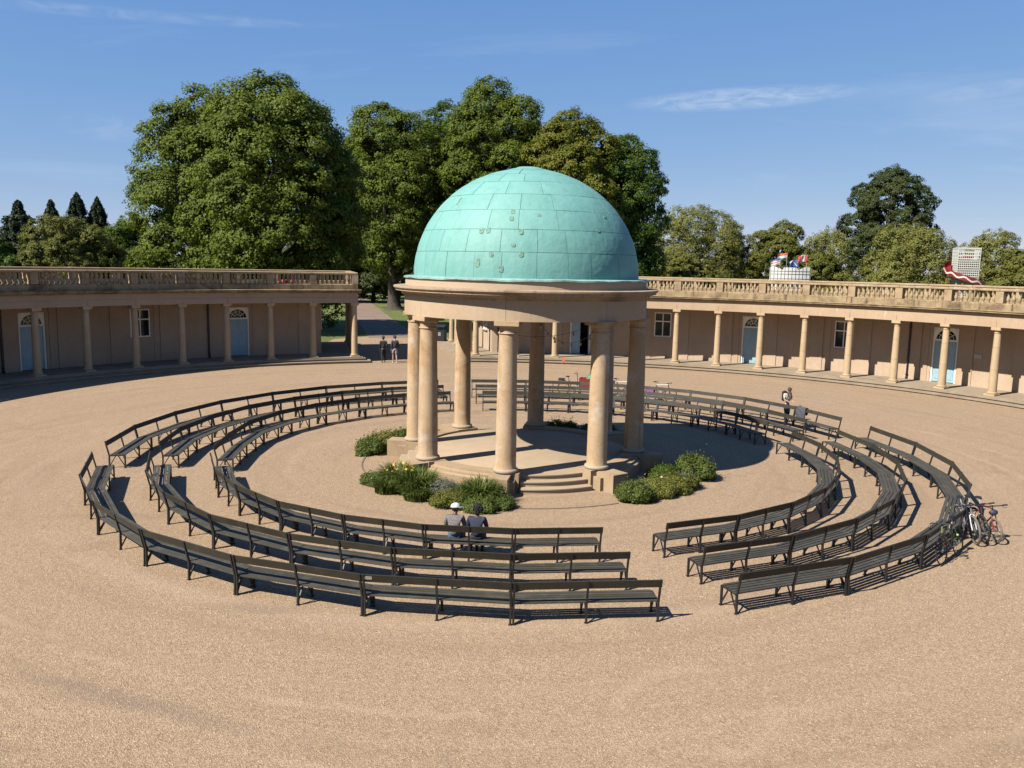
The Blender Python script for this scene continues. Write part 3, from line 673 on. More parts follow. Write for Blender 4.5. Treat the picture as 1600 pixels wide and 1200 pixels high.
UAX = Vector((math.cos(R(104.3)), math.sin(R(104.3)), 0))      # axis of the rear gap; both portico ends run parallel to it
def colonnade(label, angs, a_end, woff, a_far, doors, wins, pipes, open_door=None):
    """angs: column angles; a_end: corner column by the rear gap; woff: end wall set back from the end columns; a_far: the other end"""
    d = 1 if a_far > a_end else -1           # direction of rising distance from the gap
    E0 = pol(RC, a_end, 0, CC); ng = Vector((UAX.y, -UAX.x, 0)) * d     # ng points into the gap
    def line(off):
        o = E0 + ng * off - Vector((CC[0], CC[1], 0))
        def f(r):
            b = o.dot(UAX); t = -b + math.sqrt(max(0, b * b - o.dot(o) + r * r)); q = o + UAX * t; return math.degrees(math.atan2(q.y, q.x))
        return f
    def arc_(m, r0, r1, off, z0, z1, n, far=a_far): return m.arc(CC, r0, r1, line(off) if not callable(off) else off, far, z0, z1, n)
    e = empty('colonnade_building', tuple(pol(RW, (a_end + a_far) / 2, 0.17, CC)), label, 'colonnade')
    n = 60
    # steps with nosings, walkway
    m = MB(); m.sweep(CC, [(27.66, 0.05), (27.66, 0.255), (27.60, 0.26), (27.60, 0.315), (39.2, 0.315), (39.2, 0.05)], line(1.0), a_far, n); ob('lower_step', m.mesh('lower_step', MAT['paving']), e)
    m = MB(); m.sweep(CC, [(28.03, 0.30), (28.03, 0.385), (27.97, 0.39), (27.97, 0.455), (38.95, 0.455), (38.95, 0.30)], line(0.68), a_far, n); ob('upper_step', m.mesh('upper_step', MAT['paving']), e)
    m = MB(); arc_(m, 28.10, 38.8, 0.52, 0.44, WZ, n); ob('walkway', m.mesh('walkway', MAT['paving']), e)
    # front wall with openings
    wa = line(-woff)(RW)
    wl, wh = min(wa, a_far), max(wa, a_far)
    half = math.degrees(0.71 / RW); wha = math.degrees(0.60 / RW)
    ops = [(a - half, a + half, WZ, WZ + 3.11) for a in doors] + [(a - wha, a + wha, 1.97, 3.65) for a in wins]
    ops = sorted(o for o in ops if o[0] > wl and o[1] < wh)
    cur = wl; ztop = 4.10; segs = []
    for o in ops:
        segs.append((cur, o[0], WZ - 0.05, ztop)); segs.append((o[0], o[1], o[3], ztop))
        if o[2] > WZ + 0.1: segs.append((o[0], o[1], WZ - 0.05, o[2]))
        cur = o[1]
    segs.append((cur, wh, WZ - 0.05, ztop))
    m = MB()
    for a0, a1, z0, z1 in segs: m.arc(CC, RW, RW + 0.3, a0, a1, z0, z1, max(1, int(abs(a1 - a0) / 1.2)))
    ob('wall', m.mesh('wall', MAT['wall']), e)
    m = MB(); m.arc(CC, RW + 0.302, RBK - 1.6, line(-woff), line(-woff - 0.3), 0.3, ztop, 1); ob('end_wall', m.mesh('end_wall', MAT['wall']), e)
    m = MB(); m.arc(CC, RBK - 1.598, RBK - 1.3, line(-woff), a_far, 0.3, ztop, n); ob('back_wall', m.mesh('back_wall', MAT['wall']), e)
    m = MB(); m.arc(CC, RW + 0.4, RBK - 1.7, line(-woff - 0.4), a_far, 0.3, 0.53, n); ob('room_floor', m.mesh('room_floor', MAT['dark']), e)
    # window in the end wall
    p = E0 - ng * (woff - 0.02) + UAX * 4.6; wn = ob('window', WFM, e, (p.x, p.y, 1.98), math.atan2(ng.y, ng.x) + PI / 2)
    for q in WPS: child('pane', q, wn)
    # pilasters behind each column
    for a in angs:
        if not (wl + 0.8 < a < wh - 0.8): continue
        if any(o[0] - 0.75 < a < o[1] + 0.75 for o in ops): continue
        m = MB(); m.arc(CC, RW - 0.05, RW + 0.05, a - 0.72, a + 0.72, WZ - 0.03, 4.06, 2); ob('pilaster', m.mesh('pilaster', MAT['wall']), e)
    for o in ops:     # door and window bays framed by narrow raised strips
        for a in (o[0] - 0.62, o[1] + 0.62):
            m = MB(); m.arc(CC, RW - 0.035, RW + 0.05, a - 0.30, a + 0.30, WZ - 0.03, 4.05, 1); ob('wall_strip', m.mesh('wall_strip', MAT['wall']), e)
    # joinery
    for a in doors:
        if not (wl < a < wh): continue
        p = pol(RW + 0.12, a, WZ + 0.005, CC)
        dr = ob('door', DFR, e, tuple(p), R(a - 90))
        child('fanlight', DFN, dr); child('muntin', DMU, dr)
        child('leaf', DLF, dr, (0, 0.02, 0)) if open_door != a else child('leaf', DLF, dr, (0.61, 0.03, 0), (0, 0, R(100)))
        child('leaf', DLF, dr, (0, 0.02, 0), (0, 0, 0), (-1, 1, 1))
    for a in wins:
        if not (wl < a < wh): continue
        p = pol(RW + 0.07, a, 1.98, CC); wn = ob('window', WFM, e, tuple(p), R(a - 90))
        for q in WPS: child('pane', q, wn)
    for a in pipes:
        m = MB(); p = pol(RW - 0.075, a, 0, CC); m.tube([(p.x, p.y, WZ), (p.x, p.y, 4.05)], 0.06, 10)
        for z in (0.75, 2.2, 3.5): m.tube([(p.x, p.y, z), (p.x, p.y, z + 0.07)], 0.085, 10)
        q = pol(RW - 0.16, a, 0, CC); m.tube([(p.x, p.y, 0.62), (q.x, q.y, 0.55)], 0.065, 8)
        ob('downpipe', m.mesh('downpipe', MAT['pipe'], True), e)
    # columns: front row and the portico's end row
    rows = [(pol(RC, a, 0, CC), R(a)) for a in angs] + [(E0 + UAX * t, R(104.3)) for t in (2.52, 5.0, 7.5, 9.95)]
    for p, a in rows:
        c = ob('column', CSH, e, (p.x, p.y, 0), a); child('base', CBA, c); child('capital', CCA, c)
    # entablature
    def band(name, prof, mat, off, nn=n):
        mm = MB(); mm.sweep(CC, prof, line(off), a_far, nn); return ob(name, mm.mesh(name, mat), e)
    cuts = [line(0.24)] + sorted([a for a in angs if abs(a - a_end) > 0.1 and abs(a - a_far) > 0.5], key=lambda a: d * a) + [a_far]
    for u, w in zip(cuts[:-1], cuts[1:]):
        mm = MB(); mm.sweep(CC, [(RC - 0.23, 4.02), (RC - 0.23, 4.34), (RC + 0.25, 4.34), (RC + 0.25, 4.02)], u if callable(u) else u + d * 0.012, w - d * 0.012, 4); ob('architrave_stone', mm.mesh('architrave_stone', MAT['cent']), e)
    band('frieze', [(RC - 0.205, 4.338), (RC - 0.205, 4.66), (RC + 0.25, 4.66), (RC + 0.25, 4.338)], MAT['cent'], 0.215)
    band('cornice', [(RC - 0.22, 4.655), (RC - 0.26, 4.67), (RC - 0.26, 4.70), (RC - 0.36, 4.735), (RC - 0.42, 4.74), (RC - 0.42, 4.795), (RC - 0.46, 4.82), (RC - 0.46, 4.85), (RC - 0.30, 4.872), (RC + 0.3, 4.875), (RC + 0.3, 4.655)], MAT['lichen'], 0.46)
    m = MB(); m.arc(CC, RC + 0.252, 38.6, line(0.24), line(-0.24), 4.02, 4.657, 1); ob('end_architrave', m.mesh('end_architrave', MAT['cent']), e)
    m = MB(); m.arc(CC, RC + 0.302, 39.0, line(0.46), line(-0.42), 4.659, 4.872, 1); ob('end_cornice', m.mesh('end_cornice', MAT['lichen']), e)
    m = MB(); m.arc(CC, RC + 0.253, 38.55, line(-0.245), a_far, 4.115, 4.64, n); ob('roof_slab', m.mesh('roof_slab', MAT['cent']), e)
    m = MB(); m.arc(CC, RC + 0.303, 38.98, line(-0.425), a_far, 4.642, 4.86, n); ob('roof_deck', m.mesh('roof_deck', MAT['paving']), e)
    # balustrades: front, back, end
    def balustrade(r, prs, nb, off0):
        mm = MB(); mm.sweep(CC, [(r - 0.19, 4.865), (r - 0.19, 5.19), (r - 0.14, 5.225), (r + 0.14, 5.225), (r + 0.19, 5.19), (r + 0.19, 4.865)], line(off0), prs[-1], n); ob('plinth_course', mm.mesh('plinth_course', MAT['lichen']), e)
        for k, (u, w) in enumerate(zip(prs[:-1], prs[1:])):
            mm = MB(); mm.sweep(CC, [(r - 0.15, 5.82), (r - 0.20, 5.85), (r - 0.20, 5.93), (r - 0.16, 5.96), (r + 0.16, 5.96), (r + 0.20, 5.93), (r + 0.20, 5.85), (r + 0.15, 5.82)], line(off0) if k == 0 else u + d * 0.012, w - d * 0.012, 4)
            ob('rail_stone', mm.mesh('rail_stone', MAT['bal']), e)
            for i in range(nb):
                a = u + (w - u) * ((i + 0.5) / nb * 0.84 + 0.08); p = pol(r, a, 5.223, CC)
                ob('baluster', BAL, e, tuple(p), random.uniform(0, 6))
        for a in prs:
            p = pol(r, a, 5.222, CC); ob('pier', PIER, e, tuple(p), R(a))
    rf = RC - 0.02
    balustrade(rf, [line(0.03)(rf)] + sorted([a for a in angs if abs(a - a_end) > 0.1], key=lambda a: d * a) + [a_far], 8, 0.22)
    a0b = line(0.03)(38.5); nbk = int(abs(a_far - a0b) / 4.02)
    balustrade(38.5, [a0b + d * k * 4.02 for k in range(nbk + 1)], 8, 0.22)
    m = MB(); m.arc(CC, rf + 0.2, 38.3, line(0.21), line(-0.17), 4.874, 5.22, 1); ob('end_plinth_course', m.mesh('end_plinth_course', MAT['lichen']), e)
    m = MB(); m.arc(CC, rf + 0.21, 38.29, line(0.215), line(-0.165), 5.82, 5.955, 1); ob('end_rail', m.mesh('end_rail', MAT['bal']), e)
    for i in range(26):
        p = E0 + UAX * (0.55 + 9.6 * i / 25) + ng * 0.02
        ob('pier' if i % 6 == 5 else 'baluster', PIER if i % 6 == 5 else BAL, e, (p.x, p.y, 5.222), R(104.3))
    return e

angR = [31.33 + DP * k for k in range(-1, 13)]          # 25.9 .. 96.0
angL = [112.27 + DP * k for k in range(0, 14)]          # 112.3 .. 182.3
RE = colonnade('sunlit curved colonnade with balustraded roof at the right', angR, 96.01, 1.62, 24.6,
          [38.95, 60.5, 82.2], [28.2, 49.9, 71.65], [42.6, 92.85], 82.2)
LE = colonnade('shaded curved colonnade with balustraded roof at the left', angL, 112.27, 2.1, 183.6,
          [125.6, 147.8, 169.9], [136.65, 158.8], [129.1, 150.9])
# wall plate on the right colonnade
m = MB(); m.arc(CC, RW - 0.03, RW + 0.02, 35.1, 35.9, 2.08, 2.32, 2); ob('wall_sign', m.mesh('wall_sign', mcol('cream_sign', (0.66, 0.60, 0.50), 0.6)), RE)

# ------------------------------------------------------------------ benches
FRM = None
def bench_meshes():
    f = MB(); w = 0.038
    f.bar((0, 0.0, -0.02), (0, -0.012, 0.40), w, 0.045); f.bar((0, -0.012, 0.39), (0, 0.10, 0.865), w, 0.04)
    f.bar((0, -0.49, -0.02), (0, -0.49, 0.405), w, 0.045)
    f.bar((0, -0.50, 0.405), (0, -0.25, 0.395), w, 0.03); f.bar((0, -0.25, 0.395), (0, 0.0, 0.385), w, 0.03)
    f.bar((0, -0.48, 0.06), (0, -0.285, 0.385), 0.022, 0.026); f.bar((0, -0.01, 0.06), (0, -0.205, 0.385), 0.022, 0.026)
    f.box(-0.035, 0.035, -0.035, 0.03, -0.012, 0.012); f.box(-0.035, 0.035, -0.525, -0.455, -0.012, 0.012)
    fm = f.mesh('frame', MAT['iron'])
    s = MB(); s.box(-0.5, 0.5, -0.040, 0.040, 0, 0.030); sm = s.mesh('seat_slat', MAT['slat'])
    b = MB(); b.box(-0.5, 0.5, -0.013, 0.013, -0.078, 0.078); bm_ = b.mesh('back_board', MAT['board'])
    return fm, sm, bm_
FRM, SLT, BRD = bench_meshes()
ST = [(-196, 14.85), (-164, 14.90), (-126, 15.05), (-102, 14.92), (-84, 14.76), (-71, 14.76), (-45, 14.95), (-10, 15.20), (14, 15.2), (22, 15.35), (35, 15.7), (47, 15.9), (58, 15.9), (91, 15.7), (107, 15.75), (130, 15.65), (154, 15.40), (164, 15.2), (178, 15.05), (190, 14.85)]
ST.sort()
SC = 0.89333
def r_outer(a):
    a = (a + 180) % 360 - 180
    xs = [t[0] for t in ST]; ys = [t[1] for t in ST]
    return float(np.interp(a, xs, ys))
ORD = ['first', 'second', 'third', 'fourth', 'fifth', 'sixth', 'seventh']
rb = random.Random(11)
ring_off = {'outer': (0, 0), 'middle': (1.80, 1.88), 'inner': (3.68, 4.05)}
def bench_r(ring, a):
    o = r_outer(a); near = 0.5 - 0.5 * math.sin(R(a)); o0, o1 = ring_off[ring]
    return (o - (o0 * near + o1 * (1 - near))) * SC
groups = {   # arc: {ring: (start angle, end angle)}, counted from start
    'front left': ({'outer': (-78.2, -164.0), 'middle': (-78.6, -163.2), 'inner': (-79.1, -160.4)}, 'front gap'),
    'front right': ({'outer': (-71.25, 14.4), 'middle': (-70.4, 12.6), 'inner': (-70.1, 12.6)}, 'front gap'),
    'rear left': ({'outer': (107.4, 189.8), 'middle': (107.8, 190.2), 'inner': (108.3, 194.2)}, 'rear gap'),
    'rear right': ({'outer': (100.6, 21.8), 'middle': (100.6, 22.4), 'inner': (100.2, 22.0)}, 'rear gap'),
}
BENCH = {}
for arc, (rings, gap) in groups.items():
    for ring, (s0, s1) in rings.items():
        js = []
        for k in range(8):
            a = s0 + (s1 - s0) * k / 7; r = bench_r(ring, a); js.append(pol(r, a, gz(r)))
        for k in range(7):
            p, q = js[k], js[k + 1]; mid = (p + q) / 2
            if arc in ('front left', 'rear right'): p, q = q, p      # local +X runs anticlockwise
            t = (q - p); L = t.length; outw = Vector((mid.x, mid.y, 0)).normalized(); X = t.normalized(); Y = outw - X * outw.dot(X)
            # right-handed frame: X x Y = Z needs X clockwise
            if X.cross(Y).z < 0: X = -X
            rz = math.atan2(X.y, X.x)
            lab = 'weathered slatted bench, %s from the %s in the %s ring, %s arc' % (ORD[k], gap, ring, arc)
            if arc == 'front left' and ring == 'inner' and k == 1: lab = 'weathered slatted bench with the seated couple, inner ring near the front gap'
            if arc == 'front left' and ring == 'outer' and k == 1: lab = 'weathered bench with a small pale plaque, second from front gap, outer ring'
            if arc == 'rear right' and ring == 'outer' and k == 6: lab = 'outer ring bench with a grey jacket hung over its back'
            e = empty('park_bench', tuple(mid), lab, 'bench', 'slatted benches in three rings round the bandstand', rz + rb.uniform(-0.006, 0.006))
            BENCH[(arc, ring, k)] = (e, L)
            for x in (-L / 2 + 0.028, 0, L / 2 - 0.028): child('frame', FRM, e, (x, 0, 0), (0, 0, rb.uniform(-0.02, 0.02)))
            rad = bench_r(ring, s0)
            for i in range(5):
                y = -0.46 + i * 0.0985; ls = L * (rad + y) / rad - 0.012
                child('seat_slat', SLT, e, (rb.uniform(-.004, .004), y, 0.407 - 0.004 * i + rb.uniform(-.003, .003)), (rb.uniform(-.025, .025), rb.uniform(-.002, .002), 0), (ls, 1, 1))
            child('back_board', BRD, e, (0, 0.068, 0.785), (R(-13), 0, 0), (L + 0.016, 1, 1))
e, L = BENCH[('front left', 'outer', 1)]
child('plaque', MB().box(-0.075, 0.075, -0.004, 0.004, -0.03, 0.03).mesh('plaque', mcol('plaque_grey', (0.42, 0.40, 0.36), 0.5)), e, (L / 2 - 0.12, 0.089, 0.795), (R(-13), 0, 0))


# ------------------------------------------------------------------ foliage generators
def leaf_mesh(name, P, Nrm, size, aspect, tint, mat, rs, curl=0.0):
    """one small blade per leaf: P centres, Nrm normals, size lengths"""
    n = len(P)
    Nrm = Nrm / (np.linalg.norm(Nrm, axis=1, keepdims=True) + 1e-9)
    t = rs.normal(size=(n, 3)); t -= Nrm * np.sum(t * Nrm, axis=1, keepdims=True); t /= (np.linalg.norm(t, axis=1, keepdims=True) + 1e-9)
    b = np.cross(Nrm, t); s = size[:, None]
    V = np.empty((n, 3, 3), np.float32)
    V[:, 0] = P - t * s * 0.55; V[:, 1] = P + b * s * aspect * 0.62 + t * s * 0.22; V[:, 2] = P - b * s * aspect * 0.62 + t * s * 0.35
    me = bpy.data.meshes.new(name); me.vertices.add(n * 3); me.loops.add(n * 3); me.polygons.add(n)
    me.vertices.foreach_set('co', V.reshape(-1)); me.loops.foreach_set('vertex_index', np.arange(n * 3, dtype=np.int32))
    me.polygons.foreach_set('loop_start', np.arange(0, n * 3, 3, dtype=np.int32))
    me.polygons.foreach_set('loop_total', np.full(n, 3, np.int32))
    me.update(calc_edges=True)
    at = me.attributes.new('tint', 'FLOAT', 'POINT'); at.data.foreach_set('value', np.repeat(np.clip(tint, 0, 1), 3).astype(np.float32))
    me.materials.append(mat); return me
def unit(rs, n):
    v = rs.normal(size=(n, 3)); return v / np.linalg.norm(v, axis=1, keepdims=True)
def crown(lobes, n_leaf, tuft_r, per, leaf, rs, flat=0.7, under=0.25):
    """lobes: array (x,y,z,rx,ry,rz). leaves gathered in tufts over the lobes' outer shells"""
    lob = np.array(lobes, float); area = (lob[:, 3] * lob[:, 5]) ** 1.0; nt = int(n_leaf / per)
    which = rs.choice(len(lob), size=int(nt * 2.6), p=area / area.sum())
    d = unit(rs, len(which)); keep = (d[:, 2] > -0.35) | (rs.random(len(d)) < under)
    which, d = which[keep], d[keep]
    f = 0.62 + 0.42 * rs.random(len(d)) ** 0.55 + 0.09 * (rs.random(len(d)) < 0.12)
    C = lob[which, :3] + d * lob[which, 3:6] * f[:, None]
    inside = np.zeros(len(C), bool)
    for i, L in enumerate(lob):
        q = np.sum(((C - L[:3]) / L[3:6]) ** 2, axis=1); inside |= (q < 0.60) & (which != i)
    keep = ~inside | (rs.random(len(C)) < 0.12)
    C, d, which = C[keep][:nt], d[keep][:nt], which[keep][:nt]; nt = len(C)
    core = lob[:, :3].mean(0)
    out = d * 0.75 + 0.35 * (C - core) / (np.linalg.norm(C - core, axis=1, keepdims=True) + 1e-6); out /= np.linalg.norm(out, axis=1, keepdims=True)
    tr = tuft_r * rs.uniform(0.65, 1.35, nt); tt = rs.uniform(0, 1, nt)
    idx = np.repeat(np.arange(nt), per)
    u = unit(rs, len(idx)); flip = np.sum(u * out[idx], 1) < -0.25; u[flip] *= -1
    rad = rs.random(len(idx)) ** 0.4
    P = C[idx] + u * (tr[idx] * rad)[:, None] * np.array([1, 1, flat])
    P[:, 2] -= 0.18 * tr[idx] * rs.random(len(idx))
    Nr = u * 0.60 + out[idx] * 0.60 + np.array([0, 0, 0.30]) + rs.normal(size=u.shape) * 0.36
    sz = leaf * rs.uniform(0.65, 1.35, len(idx))
    tint = 0.55 * tt[idx] + 0.30 * rs.random(len(idx)) + 0.15 * rad
    return P, Nr, sz, tint
def limb(m, a, b, r0, r1, rs, n=6, wob=0.06):
    a, b = Vector(a), Vector(b); L = (b - a).length; pts = []
    for i in range(n + 1):
        t = i / n; p = a.lerp(b, t); p.z += L * 0.10 * math.sin(PI * t) ; k = math.sin(PI * t) * wob * L
        pts.append(p + Vector((rs.uniform(-k, k), rs.uniform(-k, k), 0)))
    m.tube(pts, [r0 + (r1 - r0) * i / n for i in range(n + 1)], 8)
def make_tree(pos, H, W, base, label, mat, n_leaf, leaf=0.30, tuft=0.85, shape='round', nl=12, seed=1, group=None, trunk_r=0.4, per=64, flat=0.7, name='broadleaf_tree', squash=1.0, zmax_at=0.42, dens=1.45):
    rs = np.random.RandomState(seed)
    e = empty(name, (pos[0], pos[1], 0.16), label, 'tree', group)
    hw = W / 2; lobes = []; ch = H - base
    zc_ = base + ch * zmax_at
    if shape == 'round':
        lobes.append((0, 0, zc_ + ch * 0.03, hw * 0.62, hw * 0.62 * squash, ch * 0.42))
        for i in range(nl):
            lev = (i + 0.5) / nl; z = base + ch * (0.12 + 0.76 * lev)
            k = (z - zc_) / ((H - zc_) if z > zc_ else (zc_ - base) * 1.5); rr = hw * math.sqrt(max(0.05, 1 - k * k))
            a = i * 2.399 + rs.uniform(-.4, .4); lr = hw * rs.uniform(0.22, 0.40) * (0.75 + 0.4 * rr / hw)
            lr = min(lr, rr * 0.9 + 0.3)
            o = max(0.0, rr - lr * 0.95)
            lobes.append((o * math.cos(a), o * math.sin(a) * squash, z, lr, lr, min(lr * rs.uniform(0.75, 1.05), H - z)))
        lobes.append((rs.uniform(-.1, .1) * W, 0, H - hw * 0.34, hw * 0.36, hw * 0.36, hw * 0.34))
    elif shape == 'tall':
        for i in range(nl):
            lev = i / (nl - 1); z = base + ch * (0.07 + 0.80 * lev)
            rr = hw * (math.sin(PI * min(1, 0.34 + 0.60 * lev)) ** 0.75)
            lr = hw * rs.uniform(0.36, 0.52) * (0.7 + 0.3 * rr / hw); a = i * 2.399 + rs.uniform(-.5, .5); o = max(0, rr - lr)
            lobes.append((o * math.cos(a), o * math.sin(a), z, lr, lr, min(lr * rs.uniform(0.9, 1.3), H - z + 0.2)))
        lobes.append((0, 0, base + ch * 0.45, hw * 0.55, hw * 0.55, ch * 0.42))
        lobes.append((0, 0, H - ch * 0.10, hw * 0.38, hw * 0.38, ch * 0.10))
    if shape in ('round', 'tall'):
        P, Nr, sz, ti = crown(lobes, int(n_leaf * dens), tuft * 0.86, per, leaf * 0.86, rs, flat)
    else:                      # conifer: whorls of drooping boughs
        n = n_leaf; t = rs.random(n) ** 0.75; z = base + ch * t; rmax = (hw * (1 - t) ** 0.72 + 0.12) * (0.72 + 0.5 * rs.random(24)[np.minimum(23, (t * 24).astype(int))])
        wh = np.floor(t * 22); a = rs.random(n) * 2 * PI; bough = 0.74 + 0.26 * np.cos(a * 5 + wh * 1.7) * np.cos(a * 3 - wh)
        rad = rmax * bough * (0.25 + 0.75 * rs.random(n) ** 0.5)
        P = np.stack([rad * np.cos(a), rad * np.sin(a), z - 0.20 * rad + 0.25 * rs.normal(size=n) * 0.5], 1)
        Nr = np.stack([np.cos(a) * 0.7, np.sin(a) * 0.7, np.full(n, 0.6)], 1) + rs.normal(size=(n, 3)) * 0.5
        sz = leaf * rs.uniform(0.6, 1.4, n); ti = rs.random(n)
    me = leaf_mesh('crown', P, Nr, sz, 0.72, ti, mat, rs, 0.12)
    child('crown', me, e)
    m = MB(); pr = random.Random(seed)
    top = base + ch * (0.55 if shape != 'cone' else 0.93)
    zs = [-0.2, 0.0, 0.25, 0.8, 1.8] + [1.8 + (top - 1.8) * k / 5 for k in range(1, 6)]
    rr_ = [2.0, 1.7, 1.35, 1.08, 0.95, 0.85, 0.72, 0.58, 0.4, 0.2]
    m.tube([(pr.uniform(-.1, .1) * z * 0.1, pr.uniform(-.1, .1) * z * 0.1, z) for z in zs], [trunk_r * k for k in rr_], 12)
    if shape in ('round', 'tall'):
        for L in lobes[1:]:
            limb(m, (0, 0, min(top * 0.9, max(base * 0.8 + 0.8, L[2] * 0.55))), (L[0] * 0.9, L[1] * 0.9, L[2]), trunk_r * 0.38, trunk_r * 0.06, pr)
    child('trunk', m.mesh('trunk', MAT['bark'], True), e)
    return e
G1 = 'big limes beyond the colonnade'; G2 = 'small trees beyond the right colonnade'; G3 = 'trees beyond the left colonnade'
make_tree((-22.9, 48.9), 22.8, 15.6, 0.8, 'huge rounded lime tree, tallest one above the left colonnade', MAT['leaf_lime'], 125000, 0.27, 0.95, 'round', 34, 4, G1, 0.55, zmax_at=0.42)
make_tree((-30.4, 51.9), 22.0, 13.2, 0.8, 'lime tree forming the left shoulder of the huge crown at left', MAT['leaf_lime'], 85000, 0.27, 0.95, 'round', 30, 9, G1, 0.5, zmax_at=0.38)
make_tree((-28.5, 119.3), 29.2, 13, 2.5, 'bluish dark tree peeping out between the left and middle limes', MAT['leaf_dark'], 34000, 0.38, 1.1, 'round', 20, 13, G1, 0.5, zmax_at=0.5)
make_tree((-17.9, 87.2), 27.3, 17.5, 3.0, 'lime with its thick trunk showing in the gap beside the path', MAT['leaf_lime'], 95000, 0.30, 1.05, 'round', 34, 21, G1, 0.85, zmax_at=0.42)
make_tree((-11.0, 96.0), 29.2, 17.0, 1.2, 'dark green lime just left behind the dome', MAT['leaf_green'], 60000, 0.34, 1.1, 'round', 26, 25, G1, 0.5, zmax_at=0.45)
make_tree((-3.9, 86.2), 30.6, 16.0, 2.0, 'tallest lime, its peak rising straight above the dome', MAT['leaf_lime'], 115000, 0.30, 1.05, 'round', 36, 32, G1, 0.6, zmax_at=0.46)
make_tree((5.6, 79.6), 25.6, 14.0, 1.8, 'yellowish flowering lime behind the right shoulder of the dome', MAT['leaf_gold'], 90000, 0.29, 0.95, 'round', 30, 41, G1, 0.5, zmax_at=0.48)
make_tree((12.0, 83.2), 23.4, 13.4, 1.2, 'deep green lime at the right edge of the big group', MAT['leaf_green'], 75000, 0.30, 1.0, 'round', 28, 47, G1, 0.5, zmax_at=0.36)
make_tree((3.6, 95.0), 27.0, 15.0, 2.0, 'dark lime top showing between the tall peak and the yellowish lime', MAT['leaf_green'], 46000, 0.35, 1.1, 'round', 24, 52, G1, 0.5, zmax_at=0.5)
make_tree((29.3, 119.0), 17.3, 16.5, 0.5, 'wide airy willow, first small tree right of the dome', MAT['leaf_willow'], 70000, 0.27, 0.8, 'round', 18, 61, G2, 0.35, per=26, dens=0.85, flat=0.9)
make_tree((42.5, 116.5), 14.6, 12.0, 0.5, 'round green tree behind the flags', MAT['leaf_olive'], 52000, 0.27, 0.75, 'round', 14, 66, G2, 0.35)
make_tree((36.2, 121.0), 14.6, 8.0, 0.5, 'thin pale willow between the airy willow and the flag tree', MAT['leaf_willow'], 26000, 0.27, 0.7, 'round', 10, 67, G2, 0.3, per=26, dens=0.85, flat=0.9)
make_tree((54.0, 122.5), 13.9, 13.0, 0.5, 'pale grey willow between the flags and the dark tall tree', MAT['leaf_willow'], 46000, 0.27, 0.7, 'round', 14, 71, G2, 0.3, per=26, dens=0.85, flat=0.9)
make_tree((58.3, 110.1), 22.7, 14.4, 4.0, 'tall dark tree standing above the others at the right', MAT['leaf_dark'], 70000, 0.29, 0.75, 'round', 17, 77, G2, 0.5, zmax_at=0.55)
make_tree((51.4, 85.8), 13.0, 12.6, 0.4, 'broad yellow-green willow in front of the dark tall tree', MAT['leaf_willow'], 66000, 0.22, 0.6, 'round', 18, 83, G2, 0.35, per=26, dens=0.85, flat=0.9)
make_tree((66.8, 95.6), 12.9, 11.0, 0.4, 'pale willow behind the helter skelter tower', MAT['leaf_willow'], 40000, 0.24, 0.6, 'round', 14, 88, G2, 0.35, per=26, dens=0.85, flat=0.9)
make_tree((64.8, 84.2), 9.6, 8.6, 0.3, 'low green tree right of the helter skelter tower', MAT['leaf_olive'], 30000, 0.27, 0.7, 'round', 12, 92, G2, 0.3)
make_tree((72.5, 84.0), 8.6, 8.0, 0.3, 'low tree at the right edge of the view', MAT['leaf_olive'], 20000, 0.28, 0.7, 'round', 10, 93, G2, 0.3)
make_tree((44.0, 100.5), 9.2, 9.0, 0.3, 'low olive bush tree between the flags and the yellow-green willow', MAT['leaf_olive'], 24000, 0.30, 0.7, 'round', 10, 97, G2, 0.3)
make_tree((24.5, 100.0), 8.4, 10.0, 0.3, 'low olive tree in front of the airy willow, right of the dome', MAT['leaf_olive'], 24000, 0.30, 0.7, 'round', 10, 98, G2, 0.3)
make_tree((-66.9, 83.4), 13.4, 12.5, 0.2, 'dark broad-based conifer at the left edge', MAT['leaf_conifer'], 30000, 0.30, 0.7, 'cone', 10, 101, G3, 0.3, name='conifer_tree')
make_tree((-73.3, 102.6), 14.8, 10.0, 0.2, 'narrow dark conifer standing alone against the sky', MAT['leaf_conifer'], 22000, 0.30, 0.7, 'cone', 10, 102, G3, 0.3, name='conifer_tree')
make_tree((-70.2, 104.4), 16.0, 13.0, 0.2, 'tallest of the dark conifers at the left', MAT['leaf_conifer'], 28000, 0.30, 0.7, 'cone', 10, 103, G3, 0.3, name='conifer_tree')
make_tree((-67.6, 105.6), 15.5, 10.0, 0.2, 'slim conifer spire just right of the tallest conifer', MAT['leaf_conifer'], 20000, 0.30, 0.7, 'cone', 10, 104, G3, 0.3, name='conifer_tree')
make_tree((-57.0, 77.8), 11.4, 12.6, 0.3, 'broad olive-green tree in front of the conifers', MAT['leaf_olive'], 56000, 0.22, 0.6, 'round', 16, 106, G3, 0.35)
make_tree((-52.8, 84.0), 12.2, 9.0, 0.3, 'fresh green tree between the olive tree and the huge limes', MAT['leaf_green'], 36000, 0.28, 0.75, 'round', 12, 108, G3, 0.35)
make_tree((-63.6, 73.6), 8.4, 6.0, 0.2, 'low green bush tree at the left frame edge', MAT['leaf_green'], 14000, 0.28, 0.7, 'round', 8, 109, G3, 0.25)
make_tree((-24.5, 108.0), 11.0, 10.0, 0.1, 'low dark evergreen behind the lime trunk, left of the dome', MAT['leaf_dark'], 26000, 0.34, 0.9, 'round', 12, 121, None, 0.3)
make_tree((-13.2, 104.0), 12.0, 11.0, 0.1, 'low dark evergreen right of the lime trunk', MAT['leaf_dark'], 26000, 0.34, 0.9, 'round', 12, 122, None, 0.3)
